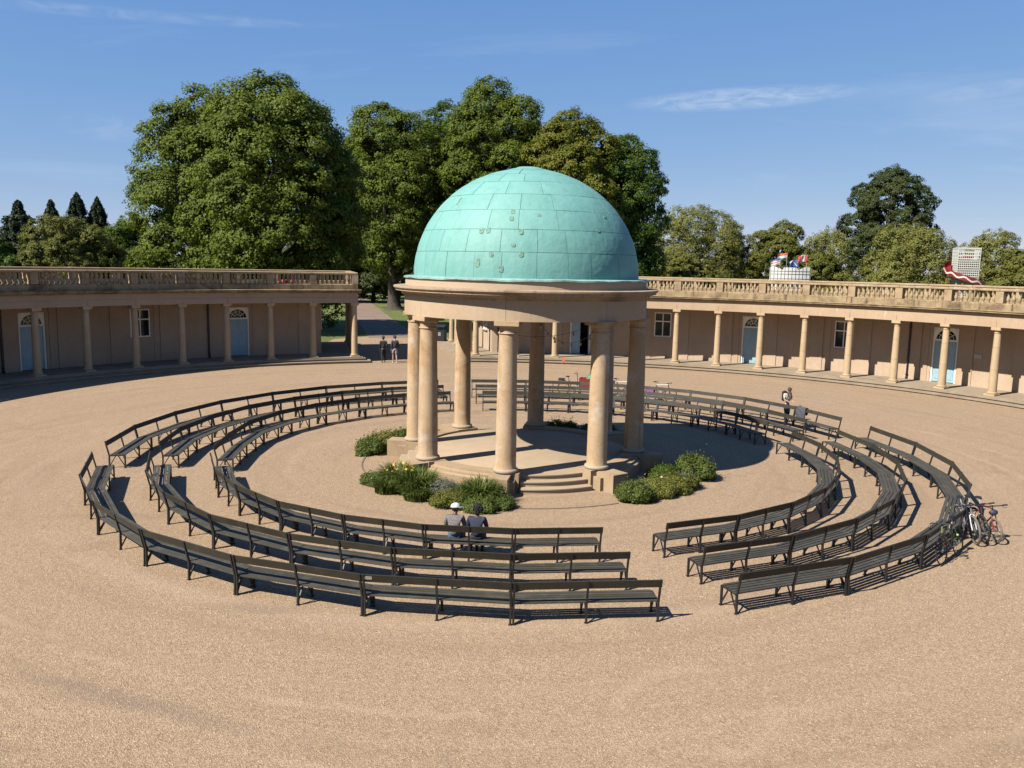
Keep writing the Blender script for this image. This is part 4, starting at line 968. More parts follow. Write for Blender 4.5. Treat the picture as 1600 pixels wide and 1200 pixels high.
make_tree((-33.0, 104.0), 13.0, 11.0, 0.1, 'low dark evergreen beyond the left colonnade end', MAT['leaf_dark'], 26000, 0.34, 0.9, 'round', 12, 123, None, 0.3)
make_tree((-26.5, 140.0), 17.0, 16.0, 0.2, 'far dark tree closing the view along the path', MAT['leaf_green'], 30000, 0.50, 1.2, 'round', 12, 111, None, 0.4)
make_tree((-44.0, 150.0), 17.0, 18.0, 0.2, 'far dark tree left of the path behind the colonnade end', MAT['leaf_green'], 30000, 0.50, 1.2, 'round', 12, 112, None, 0.4)
make_tree((-9.0, 125.0), 15.0, 16.0, 0.2, 'far dark tree right of the path behind the limes', MAT['leaf_green'], 30000, 0.45, 1.2, 'round', 12, 113, None, 0.4)

# ------------------------------------------------------------------ flower beds round the bandstand
def strap_clump(name, pos, w, h, label, mat, n, seed, flower=None, nf=0):
    rs = np.random.RandomState(seed); e = empty(name, (pos[0], pos[1], 0), label, 'plant', 'plants in the beds round the bandstand')
    vs = []; fs = []; ti = []
    for i in range(n):
        a = rs.uniform(0, 2 * PI); r0 = w * 0.36 * math.sqrt(rs.random_sample()); bx, by = r0 * math.cos(a), r0 * math.sin(a)
        da = a + rs.normal() * 0.7; L = h * rs.uniform(0.75, 1.3); lean = rs.uniform(0.25, 0.75) ; wd = rs.uniform(0.012, 0.026); t_ = rs.random_sample()
        px, py = -math.sin(da), math.cos(da); o = len(vs)
        for s in range(5):
            t = s / 4; z = L * (t - lean * 0.62 * t * t * t * 1.1); o_ = L * lean * t * t * 0.95; ww = wd * (1 - t) ** 0.6 + 0.002
            x, y = bx + math.cos(da) * o_, by + math.sin(da) * o_
            vs += [(x - px * ww, y - py * ww, z), (x + px * ww, y + py * ww, z)]; ti += [t_ * 0.8 + 0.2 * t] * 2
        fs += [(o + 2 * s, o + 2 * s + 1, o + 2 * s + 3, o + 2 * s + 2) for s in range(4)]
    me = bpy.data.meshes.new('foliage'); me.from_pydata(vs, [], fs); me.materials.append(mat)
    at = me.attributes.new('tint', 'FLOAT', 'POINT'); at.data.foreach_set('value', ti); child('foliage', me, e)
    if flower: add_flowers(e, w, h, flower, nf, rs, 0.95)
    return e
FLM = {}
def add_flowers(e, w, h, mat, nf, rs, zf=0.9):
    if mat.name not in FLM:
        m = MB()
        for k in range(5):
            a = k * 2 * PI / 5; m.add([(0, 0, 0), (0.045 * math.cos(a - .5), 0.045 * math.sin(a - .5), 0.02), (0.065 * math.cos(a), 0.065 * math.sin(a), 0.035), (0.045 * math.cos(a + .5), 0.045 * math.sin(a + .5), 0.02)], [(0, 1, 2, 3)])
        m.ball((0, 0, 0.008), 0.016, 6, 4); FLM[mat.name] = m.mesh('flower', mat)
    for i in range(nf):
        a = rs.uniform(0, 2 * PI); r = w * 0.46 * math.sqrt(rs.random_sample())
        s = rs.uniform(0.45, 0.9)
        child('flower', FLM[mat.name], e, (r * math.cos(a), r * math.sin(a), h * zf * (1 - 0.45 * (2 * r / w) ** 2) * rs.uniform(0.92, 1.12)), (rs.normal() * 0.5, rs.normal() * 0.5, a), (s, s, s))
def leafy_clump(name, pos, w, h, label, mat, n, seed, leaf=0.075, flower=None, nf=0):
    rs = np.random.RandomState(seed); e = empty(name, (pos[0], pos[1], 0), label, 'plant', 'plants in the beds round the bandstand')
    lobes = [(0, 0, h * 0.30, w * 0.40, w * 0.40, h * 0.60)]
    for k in range(6):
        a = k * 1.05 + rs.uniform(-.5, .5); o = w * rs.uniform(0.22, 0.42); lobes.append((o * math.cos(a), o * math.sin(a), h * rs.uniform(0.1, 0.45), w * rs.uniform(0.14, 0.26), w * rs.uniform(0.14, 0.26), h * rs.uniform(0.25, 0.5)))
    P, Nr, sz, ti = crown(lobes, int(n * 2.2), 0.10, 12, leaf * 0.8, rs, 1.0, 0.05); P[:, 2] = np.maximum(P[:, 2], 0.015)
    k = rs.randint(0, len(P), len(P) // 9); Q = P[k] * np.array([1.05, 1.05, 1.0]); Q[:, 2] += np.abs(rs.normal(size=len(k))) * h * 0.16; Q[:, :2] += rs.normal(size=(len(k), 2)) * 0.03
    P = np.vstack([P, Q]); Nr = np.vstack([Nr, rs.normal(size=Q.shape)]); sz = np.concatenate([sz, sz[k] * 0.8]); ti = np.concatenate([ti, ti[k]])
    child('foliage', leaf_mesh('foliage', P, Nr, sz, 0.55, ti, mat, rs, 0.2), e)
    st = MB(); pr = random.Random(seed)
    for k in range(9):
        a = pr.uniform(0, 6.28); r = pr.uniform(0.1, 0.33) * w; st.tube([(r * 0.3 * math.cos(a), r * 0.3 * math.sin(a), -0.02), (r * math.cos(a), r * math.sin(a), h * pr.uniform(0.4, 0.8))], [0.012, 0.004], 5)
    child('stem', st.mesh('stem', MAT['bark']), e)
    if flower: add_flowers(e, w, h, flower, nf, rs)
    return e
def bp(a, r): p = pol(r, a, 0, BC); return (p.x, p.y)
B_ = MAT['leaf_bed']
# front left bed
leafy_clump('leafy_plant', bp(-143, 5.6), 0.75, 0.36, 'low leafy plant with cream specks at the far left bed end', B_, 2200, 201, 0.07, MAT['fl_white'], 9)
strap_clump('daylily', bp(-136, 5.15), 1.25, 0.72, 'daylily clump with bright yellow flowers in the front left bed', B_, 700, 202, MAT['fl_yellow'], 26)
strap_clump('daylily', bp(-126, 5.25), 1.40, 0.72, 'large arching daylily clump in the middle of the front left bed', B_, 800, 203)
strap_clump('daylily', bp(-133, 5.75), 1.05, 0.48, 'low daylily along the gravel below the yellow-flowered one', B_, 520, 204)
strap_clump('daylily', bp(-121.5, 5.70), 1.10, 0.46, 'low daylily below the large arching one', B_, 560, 205)
leafy_clump('lavender_plant', bp(-115.5, 5.2), 1.0, 0.55, 'greyish lavender mound in the front left bed', MAT['leaf_grey'], 2600, 206, 0.06, MAT['fl_mauve'], 10)
leafy_clump('leafy_plant', bp(-110, 5.75), 1.05, 0.42, 'olive mound between the lavender and the front steps', MAT['leaf_olive'], 2800, 207, 0.065)
strap_clump('daylily', bp(-103, 5.2), 1.30, 0.70, 'arching daylily clump beside the front steps', B_, 800, 208)
leafy_clump('leafy_plant', bp(-101.0, 5.85), 1.15, 0.38, 'low bright green mound nearest the seated couple', B_, 3200, 209)
leafy_clump('leafy_plant', bp(-95.5, 5.55), 0.75, 0.30, 'low trailing green plant at the front steps end of the bed', B_, 1800, 210)
# front right bed
leafy_clump('rose_bush', bp(-53.5, 5.55), 1.00, 0.55, 'leafy bush with pale pink flowers right of the front steps', B_, 5000, 221, 0.085, MAT['fl_pink'], 22)
leafy_clump('leafy_plant', bp(-44.5, 5.50), 1.25, 0.48, 'yellow-green mound in the middle of the front right bed', MAT['leaf_yellow'], 4600, 222, 0.07)
leafy_clump('leafy_plant', bp(-35, 5.70), 1.2, 0.46, 'olive mound with cream flowers in the front right bed', MAT['leaf_olive'], 4000, 223, 0.07, MAT['fl_white'], 8)
leafy_clump('lavender_plant', bp(-29, 5.75), 0.9, 0.42, 'greyish low mound at the right end of the bed', MAT['leaf_grey'], 2200, 224, 0.06)
leafy_clump('green_shrub', bp(-17.0, 5.85), 1.10, 0.78, 'tall fresh green shrub at the edge of the dome shadow', B_, 5200, 225, 0.095)
leafy_clump('leafy_plant', bp(-25, 5.0), 1.0, 0.5, 'shaded dark plant against the bandstand wall', MAT['leaf_green'], 2600, 226, 0.08)
# rear left bed
leafy_clump('green_shrub', bp(172, 5.45), 0.95, 0.55, 'dark green shrub left of the left flank block', B_, 3600, 231, 0.085)
leafy_clump('green_shrub', bp(163, 5.15), 1.15, 0.66, 'yellow-topped shrub behind the left flank block', MAT['leaf_yellow'], 3600, 232, 0.08)
leafy_clump('green_shrub', bp(153, 5.0), 1.0, 0.62, 'green shrub behind the left pair of columns', B_, 3200, 233, 0.085)
leafy_clump('leafy_plant', bp(136, 4.6), 0.6, 0.42, 'small yellow-flowered plant seen between the left columns', MAT['leaf_olive'], 1400, 234, 0.07, MAT['fl_yellow'], 12)
# rear right bed, seen across the platform
for k, (a, r, w, h) in enumerate(((73, 4.55, 0.75, 0.72), (66, 4.55, 0.8, 0.66), (55, 4.6, 1.0, 0.70), (45, 4.65, 1.0, 0.78))):
    leafy_clump('leafy_plant', bp(a, r), w, h, ['spiky dark plant behind the rear wall, leftmost of four', 'dark low plant behind the rear wall, second from left', 'dark plant behind the rear wall, third from left', 'dark bushy plant behind the rear wall beside the right steps'][k], MAT['leaf_green'], 2200, 240 + k, 0.08)

# ------------------------------------------------------------------ people
def skin_mesh(name, pts, edges, rad, mat, parent, sub=2, root=0):
    me = bpy.data.meshes.new(name); me.from_pydata([tuple(p) for p in pts], edges, []); me.materials.append(mat)
    o = child(name, me, parent); md = o.modifiers.new('Skin', 'SKIN')
    md.use_smooth_shade = True; md.branch_smoothing = 0.3
    for i, r in enumerate(rad):
        sv = me.skin_vertices[0].data[i]; sv.radius = r if isinstance(r, tuple) else (r, r); sv.use_root = (i == root)
    ss = o.modifiers.new('Sub', 'SUBSURF'); ss.levels = sub; ss.render_levels = sub
    return o
class Chain:
    def __init__(s): s.p = []; s.e = []; s.r = []; s.n = {}
    def add(s, nm, p, r, frm=None):
        s.n[nm] = len(s.p); s.p.append(Vector(p)); s.r.append(r)
        if frm is not None: s.e.append((s.n[frm], s.n[nm]))
def person(pos, rz, label, J, skin, top, bottom, shoe, hair, scale=1.0, long_sleeve=True, shorts=False, hair_style='short', cap=None, group=None, tight=0.0):
    e = empty('person', pos, label, 'person', group, rz); e.scale = (scale,) * 3
    V = {k: Vector(v) for k, v in J.items()}
    up_ = (V['head'] - V['neck']).normalized()
    b = Chain(); b.add('pel', V['pel'], 0.065); b.add('waist', V['waist'], 0.075, 'pel'); b.add('chest', V['chest'], 0.11, 'waist'); b.add('neckb', V['chest'].lerp(V['neck'], 0.75), 0.058, 'chest'); b.add('neck', V['neck'], 0.052, 'neckb')
    hd = V['head']; b.add('jaw', V['neck'].lerp(hd, 0.40) + (V['face'] * 0.02), 0.066, 'neck'); b.add('skull', hd, 0.098, 'jaw'); b.add('crownv', hd + up_ * 0.072, 0.070, 'skull')
    for s in 'LR':
        b.add('sh' + s, V['sh' + s], 0.052, 'chest'); b.add('el' + s, V['el' + s], 0.038, 'sh' + s); b.add('wr' + s, V['wr' + s], 0.026, 'el' + s)
        d = (V['wr' + s] - V['el' + s]).normalized(); side = d.cross(Vector((0, 0, 1))); side = side.normalized() if side.length > 0.2 else Vector((0, 1, 0)); nrm = side.cross(d)
        pm = V['wr' + s] + d * 0.05; b.add('pa' + s, pm, 0.024, 'wr' + s); pe = V['wr' + s] + d * 0.085; b.add('pe' + s, pe, 0.022, 'pa' + s)
        for k, (o, l) in enumerate(((-0.026, 0.060), (-0.009, 0.070), (0.009, 0.066), (0.026, 0.050))):
            q = pe + side * o + d * 0.02; b.add('f%d%s' % (k, s), q, 0.009, 'pe' + s); b.add('g%d%s' % (k, s), q + d * l * 0.6 - nrm * 0.018, 0.008, 'f%d%s' % (k, s))
        b.add('t' + s, pm - side * 0.035 + d * 0.012, 0.010, 'pa' + s); b.add('u' + s, pm - side * 0.05 + d * 0.045, 0.009, 't' + s)
        b.add('hip' + s, V['hip' + s], 0.060, 'pel'); b.add('kn' + s, V['kn' + s], 0.055, 'hip' + s); b.add('cf' + s, V['kn' + s].lerp(V['an' + s], 0.3), 0.052, 'kn' + s); b.add('an' + s, V['an' + s], 0.036, 'cf' + s); b.add('to' + s, V['to' + s], 0.034, 'an' + s)
    skin_mesh('body', b.p, b.e, b.r, skin, e)
    t = Chain(); t.add('w0', V['pel'].lerp(V['waist'], 0.02), 0.158); t.add('w', V['waist'], 0.148, 'w0'); t.add('c', V['chest'], 0.150, 'w'); t.add('n', V['chest'].lerp(V['neck'], 0.55), 0.085, 'c')
    for s in 'LR':
        t.add('s' + s, V['sh' + s], 0.078, 'c'); t.add('m' + s, V['sh' + s].lerp(V['el' + s], 0.55), 0.064, 's' + s)
        if long_sleeve: t.add('e' + s, V['el' + s], 0.056, 'm' + s); t.add('r' + s, V['el' + s].lerp(V['wr' + s], 0.9), 0.043, 'e' + s)
        else: t.add('e' + s, V['sh' + s].lerp(V['el' + s], 0.80), 0.062, 'm' + s)
    skin_mesh('shirt', t.p, t.e, t.r, top, e)
    l = Chain(); l.add('w', V['pel'].lerp(V['waist'], 0.35), 0.130); l.add('p', V['pel'], 0.145, 'w')
    for s in 'LR':
        l.add('h' + s, V['hip' + s], 0.118, 'p')
        if shorts: l.add('k' + s, V['hip' + s].lerp(V['kn' + s], 0.85), 0.088, 'h' + s)
        else:
            l.add('m' + s, V['hip' + s].lerp(V['kn' + s], 0.5), 0.098, 'h' + s); l.add('k' + s, V['kn' + s], 0.080, 'm' + s); l.add('a' + s, V['kn' + s].lerp(V['an' + s], 0.92), 0.066, 'k' + s)
    skin_mesh('shorts' if shorts else 'trousers', l.p, l.e, l.r, bottom, e)
    for s in 'LR':
        a, q = V['an' + s], V['to' + s]; f = (q - a); f.z = 0; f = f.normalized()
        sh = Chain(); sh.add('h', (a.x - f.x * 0.035, a.y - f.y * 0.035, q.z + 0.012), 0.043); sh.add('m', (a.x + f.x * 0.06, a.y + f.y * 0.06, q.z + 0.014), 0.045, 'h'); sh.add('t', (q.x + f.x * 0.03, q.y + f.y * 0.03, q.z + 0.006), 0.036, 'm')
        skin_mesh('shoe', sh.p, sh.e, sh.r, shoe, e)
    fv = V['face'].normalized(); sd_ = up_.cross(fv).normalized()
    rot = Matrix((sd_, fv, up_)).transposed()
    m = MB(); m.ball(hd + fv * 0.088 - up_ * 0.015, 0.018, 6, 5, (0.7, 1, 1.1)); child('nose', m.mesh('nose', skin, True), e)
    for sg in (-1, 1):
        m = MB(); m.ball(hd + sd_ * 0.088 * sg - up_ * 0.01, 0.026, 6, 5, (0.4, 0.8, 1.2)); child('ear', m.mesh('ear', skin, True), e)
        m = MB(); m.ball(hd + fv * 0.078 + sd_ * 0.033 * sg + up_ * 0.012, 0.011, 6, 5); child('eye', m.mesh('eye', mcol('eye_dark', (0.03, 0.02, 0.02), 0.3), True), e)
    m = MB(); m.ball(hd + fv * 0.077 - up_ * 0.055, 0.018, 6, 4, (1.3, 0.5, 0.35)); child('mouth', m.mesh('mouth', mcol('lip', (0.25, 0.10, 0.08), 0.5), True), e)
    m = MB(); pr = random.Random(5)
    if cap: m.ball(hd - fv * 0.010 + up_ * 0.004, 0.101, 14, 9, (0.97, 1.0, 0.9), rot.to_4x4())
    elif hair_style == 'short':
        m.ball(hd - fv * 0.018 + up_ * 0.030, 0.110, 14, 9, (0.93, 1.0, 0.88), rot.to_4x4())
        for k in range(40):
            d = Vector((pr.gauss(0, 1), pr.gauss(0, 1), abs(pr.gauss(0, 1)))).normalized(); m.ball(hd - fv * 0.016 + up_ * 0.032 + rot @ (d * 0.098), 0.021, 5, 4)
    else:
        m.ball(hd - fv * 0.03 + up_ * 0.03, 0.108, 12, 8, (1, 1, 1), rot.to_4x4())
        for k in range(130):
            d = Vector((pr.gauss(0, 1), pr.gauss(0, 1) - 0.3, pr.gauss(0, 1) + 0.35)).normalized(); m.ball(hd - fv * 0.03 + up_ * 0.03 + rot @ (d * pr.uniform(0.095, 0.135)), pr.uniform(0.014, 0.03), 5, 4)
    child('hair', m.mesh('hair', hair, True), e)
    if cap:
        m = MB(); vs = []; nn = 16
        for j in range(6):
            el = PI / 2 * j / 5
            for i in range(nn): vs.append(rot @ Vector((0.120 * math.cos(el) * math.cos(2 * PI * i / nn), 0.128 * math.cos(el) * math.sin(2 * PI * i / nn), 0.020 + 0.115 * math.sin(el))))
        m.add([v + hd for v in vs], [(j * nn + i, j * nn + (i + 1) % nn, (j + 1) * nn + (i + 1) % nn, (j + 1) * nn + i) for j in range(5) for i in range(nn)])
        c = child('cap', m.mesh('cap', cap, True), e)
        m = MB(); vs = []
        for k in range(9):
            a = PI * k / 8
            for q, z in ((0.115, 0.034), (0.115, 0.022)): vs.append(hd + rot @ Vector((q * math.cos(a), q * math.sin(a), z)))
            ext = 0.085 * max(0.0, math.sin(a)) ** 0.6
            for z in (0.012, 0.024): vs.append(hd + rot @ Vector((0.115 * math.cos(a), 0.118 * math.sin(a) + ext, z)))
        fs = []
        for k in range(8):
            o = k * 4
            for q in range(4): fs.append((o + q, o + (q + 1) % 4, o + 4 + (q + 1) % 4, o + 4 + q))
        m.add(vs, fs); pk = child('peak', m.mesh('peak', cap, True), e); pk.parent = c
    return e
def standing(stride=0.0, armbend=0.1, headf=(0, 1, 0), hd_fwd=0.0, arm=None):
    J = dict(pel=(0, 0, .93), waist=(0, 0.0, 1.10), chest=(0, 0.01, 1.33), neck=(0, 0.02 + hd_fwd * .5, 1.49), head=(0, 0.045 + hd_fwd, 1.615 - hd_fwd * .25), face=headf)
    for s, g in (('L', -1), ('R', 1)):
        st = stride * g
        J['sh' + s] = (0.175 * g, 0, 1.40); J['el' + s] = (0.225 * g, -0.04 - st * 0.25, 1.12); J['wr' + s] = (0.215 * g, 0.06 - st * 0.35, 0.90)
        J['hip' + s] = (0.09 * g, 0, .88); J['kn' + s] = (0.095 * g, 0.05 + st * 0.45, .49); J['an' + s] = (0.095 * g, st * 0.75 - (0.04 if st < 0 else 0), .085 + (0.05 if st < 0 else 0)); J['to' + s] = (0.105 * g, st * 0.75 + 0.14, .035)
    if arm: J.update(arm)
    return J
def seated(lean=0.0, headf=(0, 1, 0), spread=0.10):
    J = dict(pel=(0, 0, .53), waist=(0, -0.02, .70), chest=(0, lean * .6, .94), neck=(0, 0.03 + lean, 1.085), head=(0, 0.055 + lean, 1.195), face=headf)
    for s, g in (('L', -1), ('R', 1)):
        J['sh' + s] = (0.18 * g, lean * .7, 1.01); J['el' + s] = (0.25 * g, 0.06 + lean * .5, .76); J['wr' + s] = (0.12 * g, 0.30, .64)
        J['hip' + s] = (0.09 * g, 0.02, .52); J['kn' + s] = (spread * g + 0.03 * g, 0.44, .50); J['an' + s] = (spread * g, 0.40, .085); J['to' + s] = (spread * 1.15 * g, 0.56, .035)
    return J
sk_dark = mcol('skin_deep', (0.085, 0.045, 0.030), 0.5); sk_fair = mcol('skin_fair', (0.55, 0.34, 0.25), 0.5); sk_brown = mcol('skin_brown', (0.20, 0.11, 0.07), 0.5)
blk = mcol('black_cloth', (0.014, 0.014, 0.016), 0.85); navy = mcol('navy_cloth', (0.016, 0.024, 0.060), 0.85)
# walkers in the rear gap, seen from behind
hd = R(106 - 90)
person((-9.15, 26.35, 0.17), hd, 'person in black jacket and trousers walking away through the rear gap', standing(0.16), sk_brown, blk, mcol('black_trousers', (0.012, 0.012, 0.013), 0.85), mcol('black_shoe', (0.01, 0.01, 0.01), 0.5), mcol('hair_black', (0.010, 0.008, 0.007), 0.6), 0.985, group='pair of walkers in the rear gap')
person((-8.36, 26.1, 0.17), hd + 0.05, 'person in grey hoodie, pale shorts and white shoes walking away', standing(-0.14), sk_fair, mcol('grey_hoodie', (0.045, 0.047, 0.062), 0.9), mcol('pale_shorts', (0.36, 0.33, 0.37), 0.85), mcol('white_shoe', (0.75, 0.74, 0.72), 0.6), mcol('hair_dark', (0.02, 0.014, 0.01), 0.6), 1.03, shorts=True, group='pair of walkers in the rear gap')
# seated couple, facing the bandstand
ang = -99.0; pm_ = pol(9.60, ang); person((pm_.x, pm_.y, -0.015), R(ang + 90) + 0.06, 'man in white cap and grey patterned shirt sitting on inner bench', seated(0.09, (0.92, 0.42, -0.05), 0.12), sk_dark, mcol('grey_shirt', (0.20, 0.18, 0.185), 0.9, 0, 0.45, 40), mcol('blue_jeans', (0.06, 0.11, 0.20), 0.85), mcol('white_shoe', (0.75, 0.74, 0.72), 0.6), mcol('hair_black', (0.010, 0.008, 0.007), 0.6), 0.93, cap=mcol('white_cap', (0.78, 0.79, 0.84), 0.7), group='couple sitting on the inner bench')
ang = -95.9; pm_ = pol(9.58, ang); person((pm_.x, pm_.y, -0.01), R(ang + 90) - 0.05, 'woman in navy top with dark curly hair sitting beside the man in the cap', seated(0.04, (-0.25, 0.95, -0.1), 0.07), sk_dark, navy, mcol('navy_skirt', (0.014, 0.017, 0.035), 0.85), mcol('black_shoe', (0.01, 0.01, 0.01), 0.5), mcol('hair_black', (0.010, 0.008, 0.007), 0.6), 0.92, hair_style='curly', group='couple sitting on the inner bench')
# boy behind the outer bench, head bowed
a_b = 36.2; rbk = bench_r('outer', a_b) + 0.42; pm_ = pol(rbk, a_b)
arms = {'elR': (0.24, 0.08, 1.14), 'wrR': (0.12, 0.27, 1.06), 'elL': (-0.23, 0.07, 1.14), 'wrL': (-0.10, 0.28, 1.08)}
BOY = person((pm_.x, pm_.y, gz(rbk) - 0.01), R(a_b + 90) + 1.35, 'boy with red-brown hair and backpack looking down behind the outer bench', standing(0.05, headf=(0.1, 0.8, -0.55), hd_fwd=0.07, arm=arms), sk_fair, mcol('cream_tshirt', (0.66, 0.58, 0.50), 0.85), mcol('dark_jeans', (0.025, 0.03, 0.045), 0.85), mcol('black_shoe', (0.01, 0.01, 0.01), 0.5), mcol('hair_auburn', (0.12, 0.045, 0.018), 0.6), 0.90, long_sleeve=False)
bk = empty('backpack', (pm_.x, pm_.y, gz(rbk)), 'small dark backpack on the back of the boy', 'backpack', None, R(a_b + 90) + 1.35)
m = MB()
for k in range(5):
    z0 = 1.0 + 0.07 * k
    m.ball((0, -0.20, z0), 0.13, 12, 8, (1.05, 0.62, 0.75))
child('bag', m.mesh('bag', blk, True), bk)
for g in (-1, 1):
    m = MB(); m.tube([(0.10 * g, -0.15, 1.30), (0.105 * g, -0.05, 1.385), (0.10 * g, 0.09, 1.34), (0.10 * g, 0.155, 1.20), (0.12 * g, 0.12, 1.03), (0.12 * g, -0.12, 0.98)], 0.018, 6); child('strap', m.mesh('strap', blk, True), bk)
# grey jacket over the bench back
e_b, L_b = BENCH[('rear right', 'outer', 6)]
def jacket():
    m = MB(); nu, nv = 14, 22; vs = []
    for j in range(nv + 1):
        v = j / nv
        for i in range(nu + 1):
            u = i / nu; x = (u - 0.5) * (0.50 + 0.10 * math.sin(v * 5))
            if v < 0.42: y = 0.035 + 0.03 * math.sin(v * 6); z = 0.0 - (0.42 - v) * 0.75
            elif v > 0.50: y = -0.055 - 0.05 * math.sin((v - 0.5) * 5); z = 0.0 - (v - 0.50) * 0.95
            else: y = 0.035 - 0.09 * (v - 0.42) / 0.08; z = 0.02 * math.sin((v - 0.42) / 0.08 * PI)
            w = noise.noise(Vector((x * 9, v * 5, 1.7))) * 0.035
            vs.append((x + 0.04 * noise.noise(Vector((v * 4, u * 2, 9))), y + w, z + 0.04 * noise.noise(Vector((u * 4, v * 2, 4)))))
    m.add(vs, [(j * (nu + 1) + i, j * (nu + 1) + i + 1, (j + 1) * (nu + 1) + i + 1, (j + 1) * (nu + 1) + i) for j in range(nv) for i in range(nu)])
    for g in (-1, 1): m.tube([(0.20 * g, -0.06, -0.02), (0.24 * g, -0.10, -0.22), (0.21 * g, -0.09, -0.42), (0.22 * g, -0.11, -0.52)], [0.05, 0.055, 0.05, 0.04], 9)
    return m.mesh('jacket', mcol('grey_denim', (0.075, 0.085, 0.10), 0.9, 0, 0.3, 12), True)
rzb = e_b.rotation_euler.z
jk = bpy.data.objects.new('jacket', jacket()); col.objects.link(jk)
jk.location = e_b.location + Vector((math.cos(rzb) * -0.95 - math.sin(rzb) * 0.088, math.sin(rzb) * -0.95 + math.cos(rzb) * 0.088, 0.885)); jk.rotation_euler = (0, 0, rzb)
sol = jk.modifiers.new('Solid', 'SOLIDIFY'); sol.thickness = 0.012
tag(jk, 'grey denim jacket hung over the bench back beside the boy', 'jacket')

# ------------------------------------------------------------------ bicycles
def wheel(parent, x, y, rim_m, tyre_m, r=0.335, tw=0.022, steer=0.0):
    w = MB(); n = 32; w.tube([(r * 0.985 * math.cos(2 * PI * i / n), 0, r * 0.985 * math.sin(2 * PI * i / n)) for i in range(n + 1)], tw, 8, False)
    t = child('wheel', w.mesh('tyre', tyre_m, True), parent, (x, y, r + tw), (0, 0, steer))
    m = MB(); m.tube([((r - tw * 1.3) * math.cos(2 * PI * i / n), 0, (r - tw * 1.3) * math.sin(2 * PI * i / n)) for i in range(n + 1)], 0.012, 6, False)
    child('rim', m.mesh('rim', rim_m, True), t)
    m = MB()
    for i in range(16):
        a = 2 * PI * i / 16; m.tube([(0.02 * math.cos(a + .6), 0.022 * (-1) ** i, 0.02 * math.sin(a + .6)), ((r - tw * 1.4) * math.cos(a), 0, (r - tw * 1.4) * math.sin(a))], 0.0022, 3)
    m.tube([(0, -0.05, 0), (0, 0.05, 0)], 0.022, 8); child('spokes', m.mesh('spokes', mcol('dark_metal', (0.14, 0.14, 0.15), 0.5, 0.3)), t)
    return t
